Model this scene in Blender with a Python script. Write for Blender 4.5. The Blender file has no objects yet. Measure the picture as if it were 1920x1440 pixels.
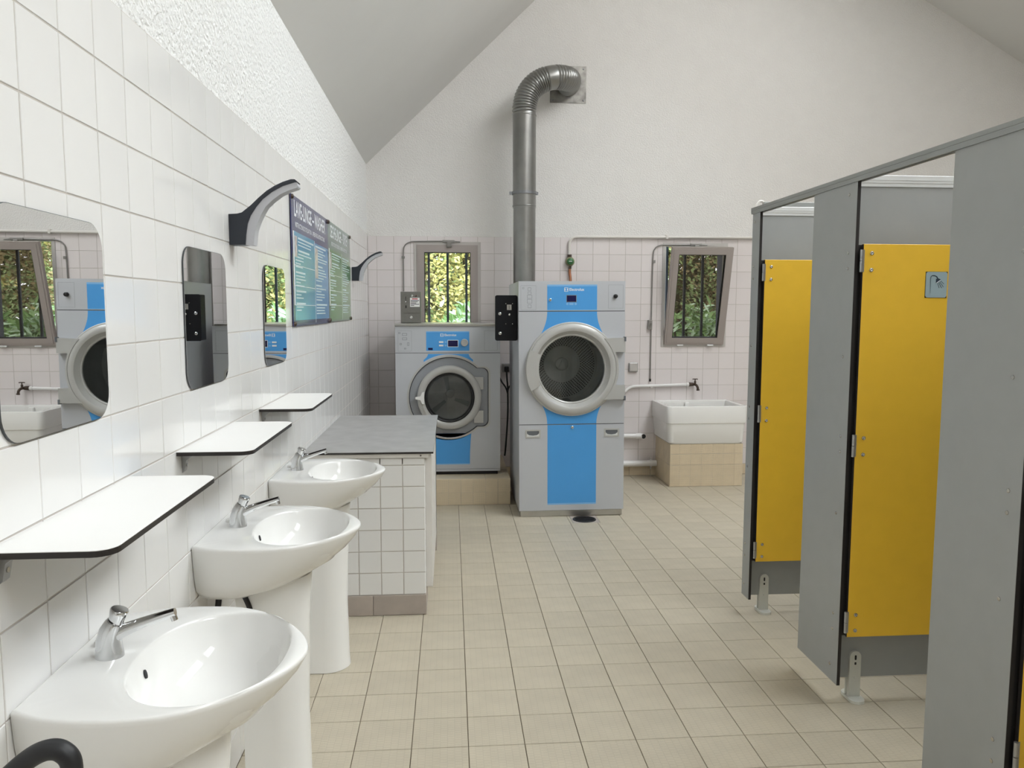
import bpy, bmesh, math, random
from mathutils import Vector, Matrix
random.seed(7)
PI = math.pi
sc = bpy.context.scene
C = sc.collection

# ------------------------------------------------------------------ camera
CAM_H = 1.57
YAW, PITCH, ROLL, FPX = 0.0784, 0.0949, -0.0019, 1462.64
fw = Vector((math.sin(YAW)*math.cos(PITCH), math.cos(YAW)*math.cos(PITCH), -math.sin(PITCH)))
r0 = Vector((math.cos(YAW), -math.sin(YAW), 0)); d0 = fw.cross(r0)
cr, sr = math.cos(ROLL), math.sin(ROLL)
rt = r0*cr + d0*sr; dn = d0*cr - r0*sr
camd = bpy.data.cameras.new('camera'); cam = bpy.data.objects.new('camera', camd); C.objects.link(cam)
camd.sensor_width = 36; camd.lens = FPX*36/1920; camd.clip_start = .02; camd.clip_end = 200
M = Matrix.Identity(4)
for i in range(3):
    M[i][0], M[i][1], M[i][2] = rt[i], -dn[i], -fw[i]
M[2][3] = CAM_H
cam.matrix_world = M
sc.camera = cam
def project(p):
    v = Vector(p) - Vector((0, 0, CAM_H)); z = v.dot(fw)
    if z < .05: return None
    return 960 + FPX*v.dot(rt)/z, 720 + FPX*v.dot(dn)/z

# ------------------------------------------------------------------ sky, exposure, big lights
w = bpy.data.worlds.new('sky'); sc.world = w; w.use_nodes = True
bg = w.node_tree.nodes['Background']; bg.inputs[0].default_value = (.86, .93, 1, 1); bg.inputs[1].default_value = 8.0
vs = sc.view_settings; vs.view_transform = 'Standard'; vs.look = 'None'; vs.gamma = 1; vs.exposure = -0.06; vs.use_curve_mapping = False
def area(name, loc, nrm, sx, sy, power, col=(1, 1, 1)):
    l = bpy.data.lights.new(name, 'AREA'); l.shape = 'RECTANGLE'; l.size = sx; l.size_y = sy; l.energy = power; l.color = col
    o = bpy.data.objects.new(name, l); C.objects.link(o)
    n = Vector(nrm).normalized(); ya = Vector((0, 1, 0)); xa = ya.cross(-n).normalized(); ya = (-n).cross(xa)
    m = Matrix.Identity(4)
    for i in range(3): m[i][0], m[i][1], m[i][2], m[i][3] = xa[i], ya[i], -n[i], loc[i]
    o.matrix_world = m
    return o
# daylight falling through the long roof light in the right-hand roof slope
SLN = Vector((-.545, 0, -1)).normalized()
def zr(x): return 4.431 - .545*(x - 4.397)          # right roof slope
def zl(x): return 2.852 + .963*(x + .757)           # left roof slope
area('skylight_daylight', (3.2, 3.3, zr(3.2) + .02), SLN, 1.45, 4.6, 112, (1, .985, .975))
area('skylight_daylight_entrance', (3.2, -1.6, zr(3.2) + .02), SLN, 1.45, 2.4, 78, (1, .985, .975))
# fill light added behind the viewer to brighten surfaces that face it
area('added_front_fill', (2.0, -3.13, 1.75), (0, 1, 0), 4.4, 2.5, 260, (1, .985, .975))

# ------------------------------------------------------------------ materials
def mat(name, col, rough=.5, metal=0, spec=.5, var=.04, vscale=6, bump=0, bscale=200, bdist=.004, rand=0, coat=0, alpha=None):
    m = bpy.data.materials.new(name); m.use_nodes = True
    nt = m.node_tree; N = nt.nodes; L = nt.links
    b = N['Principled BSDF']
    b.inputs['Roughness'].default_value = rough; b.inputs['Metallic'].default_value = metal
    b.inputs['Specular IOR Level'].default_value = spec; b.inputs['Coat Weight'].default_value = coat
    tc = N.new('ShaderNodeTexCoord')
    nz = N.new('ShaderNodeTexNoise'); nz.inputs['Scale'].default_value = vscale; nz.inputs['Detail'].default_value = 4
    L.new(tc.outputs['Object'], nz.inputs['Vector'])
    hsv = N.new('ShaderNodeHueSaturation'); hsv.inputs['Color'].default_value = (*col, 1)
    mr = N.new('ShaderNodeMapRange'); mr.inputs[1].default_value = .3; mr.inputs[2].default_value = .7
    mr.inputs[3].default_value = 1 - var; mr.inputs[4].default_value = 1 + var
    L.new(nz.outputs['Fac'], mr.inputs[0])
    if rand:
        oi = N.new('ShaderNodeObjectInfo'); m2 = N.new('ShaderNodeMapRange')
        m2.inputs[3].default_value = 1 - rand; m2.inputs[4].default_value = 1 + rand
        L.new(oi.outputs['Random'], m2.inputs[0])
        mm = N.new('ShaderNodeMath'); mm.operation = 'MULTIPLY'
        L.new(mr.outputs[0], mm.inputs[0]); L.new(m2.outputs[0], mm.inputs[1]); L.new(mm.outputs[0], hsv.inputs['Value'])
    else:
        L.new(mr.outputs[0], hsv.inputs['Value'])
    L.new(hsv.outputs[0], b.inputs['Base Color'])
    if bump:
        n2 = N.new('ShaderNodeTexNoise'); n2.inputs['Scale'].default_value = bscale; n2.inputs['Detail'].default_value = 3
        L.new(tc.outputs['Object'], n2.inputs['Vector'])
        bp = N.new('ShaderNodeBump'); bp.inputs['Strength'].default_value = bump; bp.inputs['Distance'].default_value = bdist
        L.new(n2.outputs['Fac'], bp.inputs['Height']); L.new(bp.outputs[0], b.inputs['Normal'])
    if alpha is not None: b.inputs['Alpha'].default_value = alpha
    return m
def s2l(r, g, b):
    f = lambda c: c/12.92 if c <= .04045 else ((c + .055)/1.055)**2.4
    return f(r/255), f(g/255), f(b/255)
K = {}
K['tile'] = mat('glazed white tile', s2l(236, 235, 233), .09, var=.012, vscale=3, rand=.015)
K['tile_back'] = mat('glazed off-white tile', s2l(234, 227, 226), .16, var=.012, vscale=3, rand=.015)
K['grout'] = mat('wall grout', s2l(196, 189, 182), .8, var=.05, vscale=4)
K['floor_grout'] = mat('floor grout', s2l(112, 100, 84), .85, var=.12, vscale=5)
K['plaster'] = mat('rough white plaster', s2l(240, 240, 238), .85, var=.03, vscale=60, bump=1, bscale=62, bdist=.014)
K['plaster_fine'] = mat('fine white plaster', s2l(236, 234, 231), .85, var=.015, bump=.8, bscale=95, bdist=.007)
K['ceiling'] = mat('painted ceiling board', s2l(226, 225, 222), .8, var=.015, vscale=2)
K['beige'] = mat('beige structured tile', s2l(222, 206, 178), .42, var=.05, vscale=12, rand=.03)
K['skirting'] = mat('taupe skirting tile', s2l(176, 165, 156), .45, var=.09, vscale=9, rand=.04)
K['ceramic'] = mat('white sanitary ceramic', s2l(241, 240, 237), .07, var=.008, spec=.55)
K['chrome'] = mat('chrome', (.72, .73, .74), .1, 1, var=.03)
K['mirror'] = mat('mirror silver', (.86, .87, .87), .008, 1, var=.004)
K['mirror_edge'] = mat('mirror edge', s2l(70, 74, 78), .3)
K['laminate'] = mat('white laminate', s2l(243, 242, 240), .32, var=.008)
K['black_core'] = mat('black laminate core', s2l(38, 34, 33), .5, var=.1)
K['bracket'] = mat('grey bracket', s2l(170, 170, 170), .4, .6)
K['anthracite'] = mat('anthracite lamp metal', s2l(42, 47, 56), .45, var=.06)
K['diffuser'] = mat('frosted lamp diffuser', s2l(196, 197, 203), .35, var=.02)
K['worktop'] = mat('grey stone laminate', s2l(166, 165, 164), .38, var=.11, vscale=9)
K['wood_white'] = mat('white painted batten', s2l(222, 218, 212), .6, var=.05)
K['appliance'] = mat('silver grey enamel', s2l(196, 198, 203), .38, .08, var=.012, vscale=3)
K['appliance_dark'] = mat('dark grey enamel', s2l(112, 116, 122), .42, .2, var=.02)
K['recess'] = mat('recess grey enamel', s2l(156, 159, 164), .42, .1, var=.015)
K['seam'] = mat('dark seam', s2l(44, 46, 50), .6)
K['silver'] = mat('silver painted plastic', s2l(191, 190, 187), .3, .12, var=.015)
K['blue'] = mat('blue decal', s2l(80, 162, 230), .4, var=.02, vscale=5)
K['blue_light'] = mat('pale blue band', s2l(132, 188, 236), .4)
K['white_print'] = mat('white print', s2l(238, 240, 242), .5)
K['grey_print'] = mat('grey print', s2l(132, 136, 142), .5)
K['screen'] = mat('dark blue display', s2l(26, 24, 74), .2, var=.1)
K['red_print'] = mat('red print', s2l(190, 48, 48), .5)
K['black'] = mat('black plastic', s2l(22, 22, 24), .45, var=.1)
K['black_box'] = mat('black powder coat', s2l(12, 14, 20), .55, spec=.25, var=.1)
K['rubber'] = mat('black rubber', s2l(26, 27, 30), .5, var=.1)
K['steel'] = mat('brushed steel', (.55, .54, .52), .28, 1, var=.06, vscale=10)
K['drum'] = mat('drum steel', (.62, .62, .60), .42, .35, var=.08, vscale=14)
K['drum_dark'] = mat('drum wall steel', (.40, .42, .43), .45, .4, var=.1)
K['galv'] = mat('galvanised duct', (.31, .31, .30), .34, .95, var=.1, vscale=7)
K['plate'] = mat('mottled zinc plate', (.34, .33, .31), .5, .85, var=.35, vscale=16)
K['galv_dark'] = mat('duct clamp', (.28, .29, .31), .35, .9)
K['coin_grey'] = mat('grey hammered metal', s2l(128, 126, 121), .45, .4, var=.05, vscale=60)
K['alu_win'] = mat('taupe window aluminium', s2l(172, 163, 159), .45, .25, var=.02)
K['alu_frame'] = mat('pale window frame', s2l(200, 196, 192), .45, .1, var=.02)
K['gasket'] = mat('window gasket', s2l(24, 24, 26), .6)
K['bars'] = mat('dark grey window bar', s2l(74, 82, 94), .5, .2, var=.05)
K['jamb'] = mat('slate jamb', s2l(96, 100, 114), .6, var=.04)
K['panel'] = mat('grey compact laminate', s2l(166, 168, 167), .42, var=.02, vscale=14)
K['yellow'] = mat('yellow compact laminate', s2l(245, 196, 58), .36, var=.02, vscale=14)
K['alu_trim'] = mat('white aluminium trim', s2l(228, 230, 230), .35, .3)
K['alu_header'] = mat('grey aluminium rail', s2l(158, 160, 158), .38, .35, var=.03)
K['hinge'] = mat('hinge aluminium', s2l(172, 172, 172), .3, .8)
K['screw'] = mat('screw steel', s2l(190, 188, 182), .25, .9)
K['foot'] = mat('white lacquered foot', s2l(216, 216, 208), .4, var=.02)
K['sign_plate'] = mat('brushed sign plate', s2l(164, 184, 190), .4, .1, var=.03)
K['sign_ink'] = mat('sign ink', s2l(50, 64, 78), .5)
K['pvc'] = mat('white PVC pipe', s2l(238, 236, 234), .35, var=.01)
K['zinc'] = mat('grey zinc conduit', s2l(150, 148, 145), .4, .6)
K['white_pipe'] = mat('off-white painted pipe', s2l(228, 224, 218), .45, var=.02)
K['bronze'] = mat('old brass', s2l(88, 76, 68), .4, .7, var=.15, vscale=40)
K['copper'] = mat('copper hose', s2l(176, 120, 92), .4, .7, var=.1)
K['valve'] = mat('khaki valve body', s2l(150, 152, 120), .5, .2)
K['valve_green'] = mat('green valve cap', s2l(58, 110, 66), .4)
K['poster_blue'] = mat('washer poster ground', s2l(86, 156, 190), .12, var=.03)
K['poster_blue2'] = mat('washer poster column', s2l(96, 150, 196), .12, var=.02)
K['poster_navy'] = mat('navy banner', s2l(66, 70, 112), .12)
K['poster_green'] = mat('dryer poster ground', s2l(96, 146, 84), .12, var=.03)
K['poster_green2'] = mat('dryer poster column', s2l(122, 162, 118), .12, var=.02)
K['poster_slate'] = mat('slate banner', s2l(110, 134, 124), .12)
K['poster_text'] = mat('poster small print', s2l(206, 224, 230), .3)
K['poster_photo'] = mat('poster photo', s2l(206, 200, 196), .2, var=.35, vscale=30)
K['soil'] = mat('garden soil', s2l(92, 84, 62), .9, var=.3, vscale=2)
K['stem'] = mat('shrub stem', s2l(78, 64, 48), .8, var=.2)
def leafmat(name, col, rough):
    m = mat(name, col, rough, var=.3, vscale=1.6)
    b = m.node_tree.nodes['Principled BSDF']
    b.inputs['Specular IOR Level'].default_value = .18
    return m
K['laurel'] = leafmat('laurel leaf', s2l(120, 152, 92), .4)
K['laurel_pale'] = leafmat('pale laurel leaf', s2l(176, 200, 170), .4)
K['leaf_yellow'] = leafmat('yellow green leaf', s2l(208, 200, 132), .5)
K['leaf_mid'] = leafmat('mid green leaf', s2l(138, 156, 102), .5)
K['leaf_brown'] = leafmat('brown green leaf', s2l(128, 116, 80), .6)
def glass(name, tint, refl=.06):
    m = bpy.data.materials.new(name); m.use_nodes = True
    N = m.node_tree.nodes; L = m.node_tree.links; N.clear()
    out = N.new('ShaderNodeOutputMaterial'); mx = N.new('ShaderNodeMixShader')
    t = N.new('ShaderNodeBsdfTransparent'); t.inputs[0].default_value = (*tint, 1)
    g = N.new('ShaderNodeBsdfGlossy'); g.inputs['Roughness'].default_value = .01
    fr = N.new('ShaderNodeFresnel'); fr.inputs[0].default_value = 1.45
    nz = N.new('ShaderNodeTexNoise'); nz.inputs['Scale'].default_value = 2
    ad = N.new('ShaderNodeMath'); ad.operation = 'MULTIPLY_ADD'; ad.inputs[1].default_value = .01; ad.use_clamp = True
    L.new(nz.outputs['Fac'], ad.inputs[0]); L.new(fr.outputs[0], ad.inputs[2])
    L.new(ad.outputs[0], mx.inputs[0]); L.new(t.outputs[0], mx.inputs[1]); L.new(g.outputs[0], mx.inputs[2]); L.new(mx.outputs[0], out.inputs[0])
    return m
K['glass'] = glass('window glass', (.93, .95, .94))
K['glass_tint'] = glass('tinted window glass', (.52, .49, .48))
K['glass_dark'] = glass('dark washer door glass', (.42, .43, .43))
K['glass_door'] = glass('machine door glass', (.86, .88, .88))
def floor_tile_mat(name, col, rows, rough=.5, bump=.7):
    m = mat(name, col, rough, var=.05, vscale=8, rand=.035)
    N = m.node_tree.nodes; L = m.node_tree.links; b = N['Principled BSDF']
    tc = N['Texture Coordinate'] if 'Texture Coordinate' in N else [n for n in N if n.bl_idname == 'ShaderNodeTexCoord'][0]
    br = N.new('ShaderNodeTexBrick'); br.inputs['Scale'].default_value = 1
    br.inputs['Brick Width'].default_value = .016; br.inputs['Row Height'].default_value = .026
    br.inputs['Mortar Size'].default_value = .0014; br.offset = .5
    br.inputs['Color1'].default_value = (1, 1, 1, 1); br.inputs['Color2'].default_value = (.8, .8, .8, 1); br.inputs['Mortar'].default_value = (0, 0, 0, 1)
    mp = N.new('ShaderNodeMapping'); mp.inputs['Rotation'].default_value = rows
    L.new(tc.outputs['Object'], mp.inputs[0]); L.new(mp.outputs[0], br.inputs['Vector'])
    hs_ = [n for n in N if n.bl_idname == 'ShaderNodeHueSaturation'][0]
    src = hs_.inputs['Value'].links[0].from_socket
    dk = N.new('ShaderNodeMath'); dk.operation = 'MULTIPLY_ADD'; dk.inputs[1].default_value = -.055; dk.inputs[2].default_value = 1
    L.new(br.outputs['Fac'], dk.inputs[0])
    ml = N.new('ShaderNodeMath'); ml.operation = 'MULTIPLY'
    L.new(dk.outputs[0], ml.inputs[0]); L.new(src, ml.inputs[1]); L.new(ml.outputs[0], hs_.inputs['Value'])
    bp = N.new('ShaderNodeBump'); bp.inputs['Strength'].default_value = bump; bp.inputs['Distance'].default_value = .0015
    L.new(br.outputs['Color'], bp.inputs['Height']); L.new(bp.outputs[0], b.inputs['Normal'])
    return m
K['floor_tile'] = floor_tile_mat('beige anti-slip floor tile', s2l(196, 186, 166), (0, 0, PI/2))

# ------------------------------------------------------------------ helpers
def link(o): C.objects.link(o); return o
def tag(o, label=None, cat=None, group=None, kind=None):
    if label: o['label'] = label
    if cat: o['category'] = cat
    if group: o['group'] = group
    if kind: o['kind'] = kind
    return o
def thing(name, loc, label, cat, group=None, kind=None):
    o = link(bpy.data.objects.new(name, None)); o.location = loc; o.empty_display_size = .1
    return tag(o, label, cat, group, kind)
def worldloc(o):
    v = Vector((0, 0, 0))
    while o: v = v + o.location; o = o.parent
    return v
def obj(name, bm, m, parent=None, smooth=False, label=None, kind=None, origin=None):
    """bm is in world coordinates; it becomes local to the parent (or to origin)"""
    base = worldloc(parent) if parent else Vector((0, 0, 0))
    org = Vector(origin) if origin is not None else base
    me = bpy.data.meshes.new(name)
    bmesh.ops.recalc_face_normals(bm, faces=bm.faces)
    bmesh.ops.translate(bm, verts=bm.verts, vec=-org)
    if smooth:
        for f in bm.faces: f.smooth = True
        if smooth is not True:
            for e in bm.edges:
                if len(e.link_faces) == 2 and e.calc_face_angle(0) > smooth: e.smooth = False
    bm.to_mesh(me); bm.free()
    for mm in (m if isinstance(m, (list, tuple)) else [m]): me.materials.append(K[mm])
    o = link(bpy.data.objects.new(name, me)); o.parent = parent
    o.location = org - base
    return tag(o, label, None, None, kind)
def copy_tree(o, parent=None):
    c = o.copy(); C.objects.link(c); c.parent = parent
    for ch in list(o.children): copy_tree(ch, c)
    return c
def new(): return bmesh.new()
class Fr:
    """a flat working frame: origin, right, up, out"""
    def __init__(s, o, U, V, N): s.o, s.U, s.V, s.N = Vector(o), Vector(U), Vector(V), Vector(N)
    def p(s, u, v, d=0): return s.o + s.U*u + s.V*v + s.N*d
def FRONT(o): return Fr(o, (1, 0, 0), (0, 0, 1), (0, -1, 0))      # faces the viewer (-y)
def LEFTW(o): return Fr(o, (0, 1, 0), (0, 0, 1), (1, 0, 0))       # on the left wall, faces +x
def UP(o): return Fr(o, (1, 0, 0), (0, 1, 0), (0, 0, 1))
def prism(bm, fr, poly, a, b, mi=0):
    A = [bm.verts.new(fr.p(u, v, a)) for u, v in poly]; B = [bm.verts.new(fr.p(u, v, b)) for u, v in poly]
    n = len(poly); fs = [bm.faces.new(A[::-1]), bm.faces.new(B)]
    for i in range(n): fs.append(bm.faces.new((A[i], A[(i+1) % n], B[(i+1) % n], B[i])))
    for f in fs: f.material_index = mi
    return fs
def rect(u0, u1, v0, v1): return [(u0, v0), (u1, v0), (u1, v1), (u0, v1)]
def rrect(u0, u1, v0, v1, r, n=6):
    out = []
    for cx, cy, a in ((u1-r, v0+r, -PI/2), (u1-r, v1-r, 0), (u0+r, v1-r, PI/2), (u0+r, v0+r, PI)):
        for k in range(n+1): t = a + PI/2*k/n; out.append((cx + r*math.cos(t), cy + r*math.sin(t)))
    return out
def circ(u, v, r, n=32, a0=0, a1=2*PI, end=False):
    m = n + 1 if end else n
    return [(u + r*math.cos(a0 + (a1-a0)*k/n), v + r*math.sin(a0 + (a1-a0)*k/n)) for k in range(m)]
WORLD = Fr((0, 0, 0), (1, 0, 0), (0, 1, 0), (0, 0, 1))
def box(bm, x0, x1, y0, y1, z0, z1, bev=0, seg=2, mi=0):
    fs = prism(bm, WORLD, rect(x0, x1, y0, y1), z0, z1, mi)
    if bev:
        es = list({e for f in fs for e in f.edges})
        bmesh.ops.bevel(bm, geom=es, offset=bev, segments=seg, affect='EDGES', profile=.5)
    return bm
def fprism(fr, poly, a, b, bev=0, seg=2):
    bm = new(); prism(bm, fr, poly, a, b)
    if bev:
        es = [e for e in bm.edges if any(abs((f.normal if f.normal.length else f.calc_center_median()).dot(fr.N)) > .9 for f in e.link_faces)]
        bm.normal_update()
        es = [e for e in bm.edges if sum(abs(f.normal.dot(fr.N)) > .9 for f in e.link_faces) == 1
              and sum((e.verts[0].co - fr.o).dot(fr.N) > (a+b)/2 for _ in (0,)) == (1 if b > a else 0)]
        bmesh.ops.bevel(bm, geom=es, offset=bev, segments=seg, affect='EDGES', profile=.5)
    return bm
def holed(bm, fr, outer, holes, d):
    """flat plate with holes at offset d"""
    es = []
    for loop in [outer] + holes:
        vs_ = [bm.verts.new(fr.p(u, v, d)) for u, v in loop]
        es += [bm.edges.new((vs_[i], vs_[(i+1) % len(vs_)])) for i in range(len(vs_))]
    bmesh.ops.triangle_fill(bm, use_beauty=True, use_dissolve=False, edges=es)
def skirt(bm, fr, loop, a, b):
    A = [bm.verts.new(fr.p(u, v, a)) for u, v in loop]; B = [bm.verts.new(fr.p(u, v, b)) for u, v in loop]
    n = len(loop)
    for i in range(n): bm.faces.new((A[i], A[(i+1) % n], B[(i+1) % n], B[i]))
def lathe(bm, fr, prof, n=48, a0=0, a1=2*PI, cu=0, cv=0):
    """prof: (radius, out) ; axis = fr.N through (cu,cv)"""
    full = abs(a1 - a0 - 2*PI) < 1e-6
    cols = n if full else n + 1
    R = [[bm.verts.new(fr.p(cu + r*math.cos(a0 + (a1-a0)*k/n), cv + r*math.sin(a0 + (a1-a0)*k/n), d)) for k in range(cols)] for r, d in prof]
    for i in range(len(prof)-1):
        for k in range(n):
            k2 = (k+1) % cols
            bm.faces.new((R[i][k], R[i][k2], R[i+1][k2], R[i+1][k]))
    return R
def cyl(bm, p, q, r, n=16, r2=None, caps=True):
    p, q = Vector(p), Vector(q); t = (q-p).normalized()
    a = t.orthogonal().normalized(); b = t.cross(a)
    r2 = r if r2 is None else r2
    A = [bm.verts.new(p + (a*math.cos(2*PI*k/n) + b*math.sin(2*PI*k/n))*r) for k in range(n)]
    B = [bm.verts.new(q + (a*math.cos(2*PI*k/n) + b*math.sin(2*PI*k/n))*r2) for k in range(n)]
    for k in range(n): bm.faces.new((A[k], A[(k+1) % n], B[(k+1) % n], B[k]))
    if caps: bm.faces.new(A[::-1]); bm.faces.new(B)
def spline(pts, sub=8):
    P = [Vector(p) for p in pts]; out = []
    for i in range(len(P)-1):
        p0 = P[max(i-1, 0)]; p1 = P[i]; p2 = P[i+1]; p3 = P[min(i+2, len(P)-1)]
        for k in range(sub):
            t = k/sub
            out.append(.5*((2*p1) + (p2-p0)*t + (2*p0-5*p1+4*p2-p3)*t*t + (3*p1-p0-3*p2+p3)*t**3))
    out.append(P[-1]); return out
def tube(bm, pts, rad, n=12, caps=True, flat=1.0):
    """sweep; rad is a number or function of index"""
    P = [Vector(p) for p in pts]; rings = []; a = None
    for i, p in enumerate(P):
        t = (P[min(i+1, len(P)-1)] - P[max(i-1, 0)]).normalized()
        if a is None: a = t.orthogonal().normalized()
        a = (a - t*a.dot(t)).normalized(); b = t.cross(a)
        r = rad(i) if callable(rad) else rad
        rings.append([bm.verts.new(p + a*math.cos(2*PI*k/n)*r + b*math.sin(2*PI*k/n)*r*flat) for k in range(n)])
    for i in range(len(P)-1):
        for k in range(n): bm.faces.new((rings[i][k], rings[i][(k+1) % n], rings[i+1][(k+1) % n], rings[i+1][k]))
    if caps: bm.faces.new(rings[0][::-1]); bm.faces.new(rings[-1])
def loft(bm, rings, cap0=True, cap1=True):
    V = [[bm.verts.new(p) for p in r] for r in rings]; n = len(V[0])
    for i in range(len(V)-1):
        for k in range(n): bm.faces.new((V[i][k], V[i][(k+1) % n], V[i+1][(k+1) % n], V[i+1][k]))
    if cap0: bm.faces.new(V[0][::-1])
    if cap1: bm.faces.new(V[-1])
def text(bm, s, fr, u, v, size, d, sx=1.0, bold=0.0, align='LEFT'):
    c = bpy.data.curves.new('t', 'FONT'); c.body = s; c.size = size; c.offset = bold; c.align_x = align; c.resolution_u = 2
    o = bpy.data.objects.new('t', c); C.objects.link(o)
    dg = bpy.context.evaluated_depsgraph_get(); me = o.evaluated_get(dg).to_mesh()
    vs_ = [bm.verts.new(fr.p(u + q.co.x*sx, v + q.co.y, d)) for q in me.vertices]
    for f in me.polygons:
        try: bm.faces.new([vs_[i] for i in f.vertices])
        except ValueError: pass
    o.evaluated_get(dg).to_mesh_clear(); bpy.data.objects.remove(o); bpy.data.curves.remove(c)

# ------------------------------------------------------------------ tile fields
def tile_geo(bm, fr, polys, depth, ch):
    for (u0, u1, v0, v1) in polys:
        rings = [[fr.p(u, v, a) for u, v in rect(u0+i, u1-i, v0+i, v1-i)] for i, a in ((0, 0), (0, depth-ch), (ch, depth))]
        V = [[bm.verts.new(p) for p in r] for r in rings]
        for i in range(2):
            for k in range(4): bm.faces.new((V[i][k], V[i][(k+1) % 4], V[i+1][(k+1) % 4], V[i+1][k]))
        bm.faces.new(V[2])
def cut(r, holes):
    rs = [r]
    for (a0, a1, b0, b1) in holes:
        nx = []
        for (u0, u1, v0, v1) in rs:
            if u1 <= a0 or u0 >= a1 or v1 <= b0 or v0 >= b1: nx.append((u0, u1, v0, v1)); continue
            if v0 < b0: nx.append((u0, u1, v0, b0))
            if v1 > b1: nx.append((u0, u1, b1, v1))
            m0, m1 = max(v0, b0), min(v1, b1)
            if u0 < a0: nx.append((u0, a0, m0, m1))
            if u1 > a1: nx.append((a1, u1, m0, m1))
        rs = nx
    return [q for q in rs if q[1]-q[0] > .008 and q[3]-q[2] > .008]
def tile_field(parent, fr, us, vs_, m, gap=.003, depth=.006, ch=.0012, holes=(), hidden=None, limit=300, minpx=7, name='tile', jit=.004, bounds=None):
    cells = []
    for i in range(len(us)-1):
        for j in range(len(vs_)-1):
            r = (us[i]+gap/2, us[i+1]-gap/2, vs_[j]+gap/2, vs_[j+1]-gap/2)
            pieces = cut(r, holes)
            if not pieces: continue
            cu, cv = (r[0]+r[1])/2, (r[2]+r[3])/2
            px = [project(fr.p(a, b)) for a, b in ((r[0], r[2]), (r[1], r[2]), (r[1], r[3]), (r[0], r[3]))]
            score = 0
            if all(px):
                xs = [q[0] for q in px]; ys = [q[1] for q in px]
                A = abs(sum(px[k][0]*px[(k+1) % 4][1] - px[(k+1) % 4][0]*px[k][1] for k in range(4)))/2
                if max(xs) > 0 and min(xs) < 1920 and max(ys) > 0 and min(ys) < 1440 and A > minpx*minpx: score = A
            if hidden and hidden(fr.p(cu, cv)): score = 0
            cells.append((score, cu, cv, r, pieces))
    cells.sort(key=lambda c: -c[0])
    cache = {}; rest = new(); nrest = 0
    for k, (score, cu, cv, r, pieces) in enumerate(cells):
        if k < limit and score > 0:
            loc = fr.p(cu, cv)
            rel = tuple((round(q[0]-cu, 4), round(q[1]-cu, 4), round(q[2]-cv, 4), round(q[3]-cv, 4)) for q in pieces)
            if rel not in cache:
                bm = new(); tile_geo(bm, Fr((0, 0, 0), fr.U, fr.V, fr.N), rel, depth, ch)
                bmesh.ops.recalc_face_normals(bm, faces=bm.faces)
                me = bpy.data.meshes.new(name); bm.to_mesh(me); bm.free(); me.materials.append(K[m]); cache[rel] = me
            o = link(bpy.data.objects.new(name, cache[rel])); o.parent = parent; o.location = loc - worldloc(parent)
            o.rotation_euler = [random.uniform(-jit, jit) for _ in range(3)]
        else:
            tile_geo(rest, fr, pieces, depth, ch); nrest += 1
    if nrest: obj(name + '_field', rest, m, parent, kind='stuff')
    else: rest.free()
def steps(a, b, ph, p):
    """cut positions between a and b, on the lattice ph + k*p"""
    k = math.ceil((a - ph)/p + 1e-6); out = [a]
    while ph + k*p < b - 1e-6: out.append(ph + k*p); k += 1
    out.append(b)
    if out[1]-out[0] < .012: out.pop(1)
    return out

# ------------------------------------------------------------------ room shell
WX, BY, RX, FY = -.7443, 7.2034, 5.6, -3.2
TD = .006                       # tile thickness proud of the grout
EAVE = zl(WX)
RIDX = (4.431 + .545*4.397 - 2.852 - .963*.757)/(.963 + .545); RIDZ = zl(RIDX)
W1 = (-.328, .276, 1.227, 2.182); W2 = (1.969, 2.588, 1.227, 2.190)      # window openings x0,x1,z0,z1

# floor
fl = thing('floor', (2, 3, 0), 'beige anti-slip tiled floor of the wash room', 'floor', kind='structure')
bm = new(); box(bm, WX-.3, RX+.3, FY-.3, BY+.3, -.2, -.0045); obj('floor_grout', bm, 'floor_grout', fl)
q = .2046
fxs = steps(WX, RX, .0559, q); fys = steps(FY, BY, 3.7067, q)
DRX0, DRX1, DRY0, DRY1 = .895, 1.10, 5.595, 5.80                          # floor drain cut-out
tile_field(fl, UP((0, 0, -.0055)), fxs, fys, 'floor_tile', gap=.0028, depth=.0055, ch=.001, jit=.0015,
           holes=[(DRX0, DRX1, DRY0, DRY1)],
           hidden=lambda p: p.x > 1.75 and p.y < 4.4 or p.x < -.14 and 3.93 < p.y or p.x < -.60 and p.y < 4 or .5 < p.x < 1.33 and p.y > 5.9)

# left wall
wl = thing('wall_left', (WX, 3, 0), 'left wall with white glazed tiles below rough white plaster', 'wall', kind='structure')
bm = new(); box(bm, WX-.25, WX-.003, FY, BY+.3, -.2, EAVE+.06); obj('plaster', bm, 'plaster', wl)
TT_L = 2.250
bm = new(); box(bm, WX-.0035, WX-.0018, FY, BY, 0, TT_L); obj('grout', bm, 'grout', wl)
ys = steps(FY, BY-.001, 1.4582, .152); zs = [0, .122] + [TT_L - .152*k for k in range(13, -1, -1)]
tile_field(wl, LEFTW((WX-TD, 0, 0)), ys, zs, 'tile', gap=.0032, hidden=lambda p: p.z < .9 and p.y > 3.95 or (p.z < .5 and p.y < 3))

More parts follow.
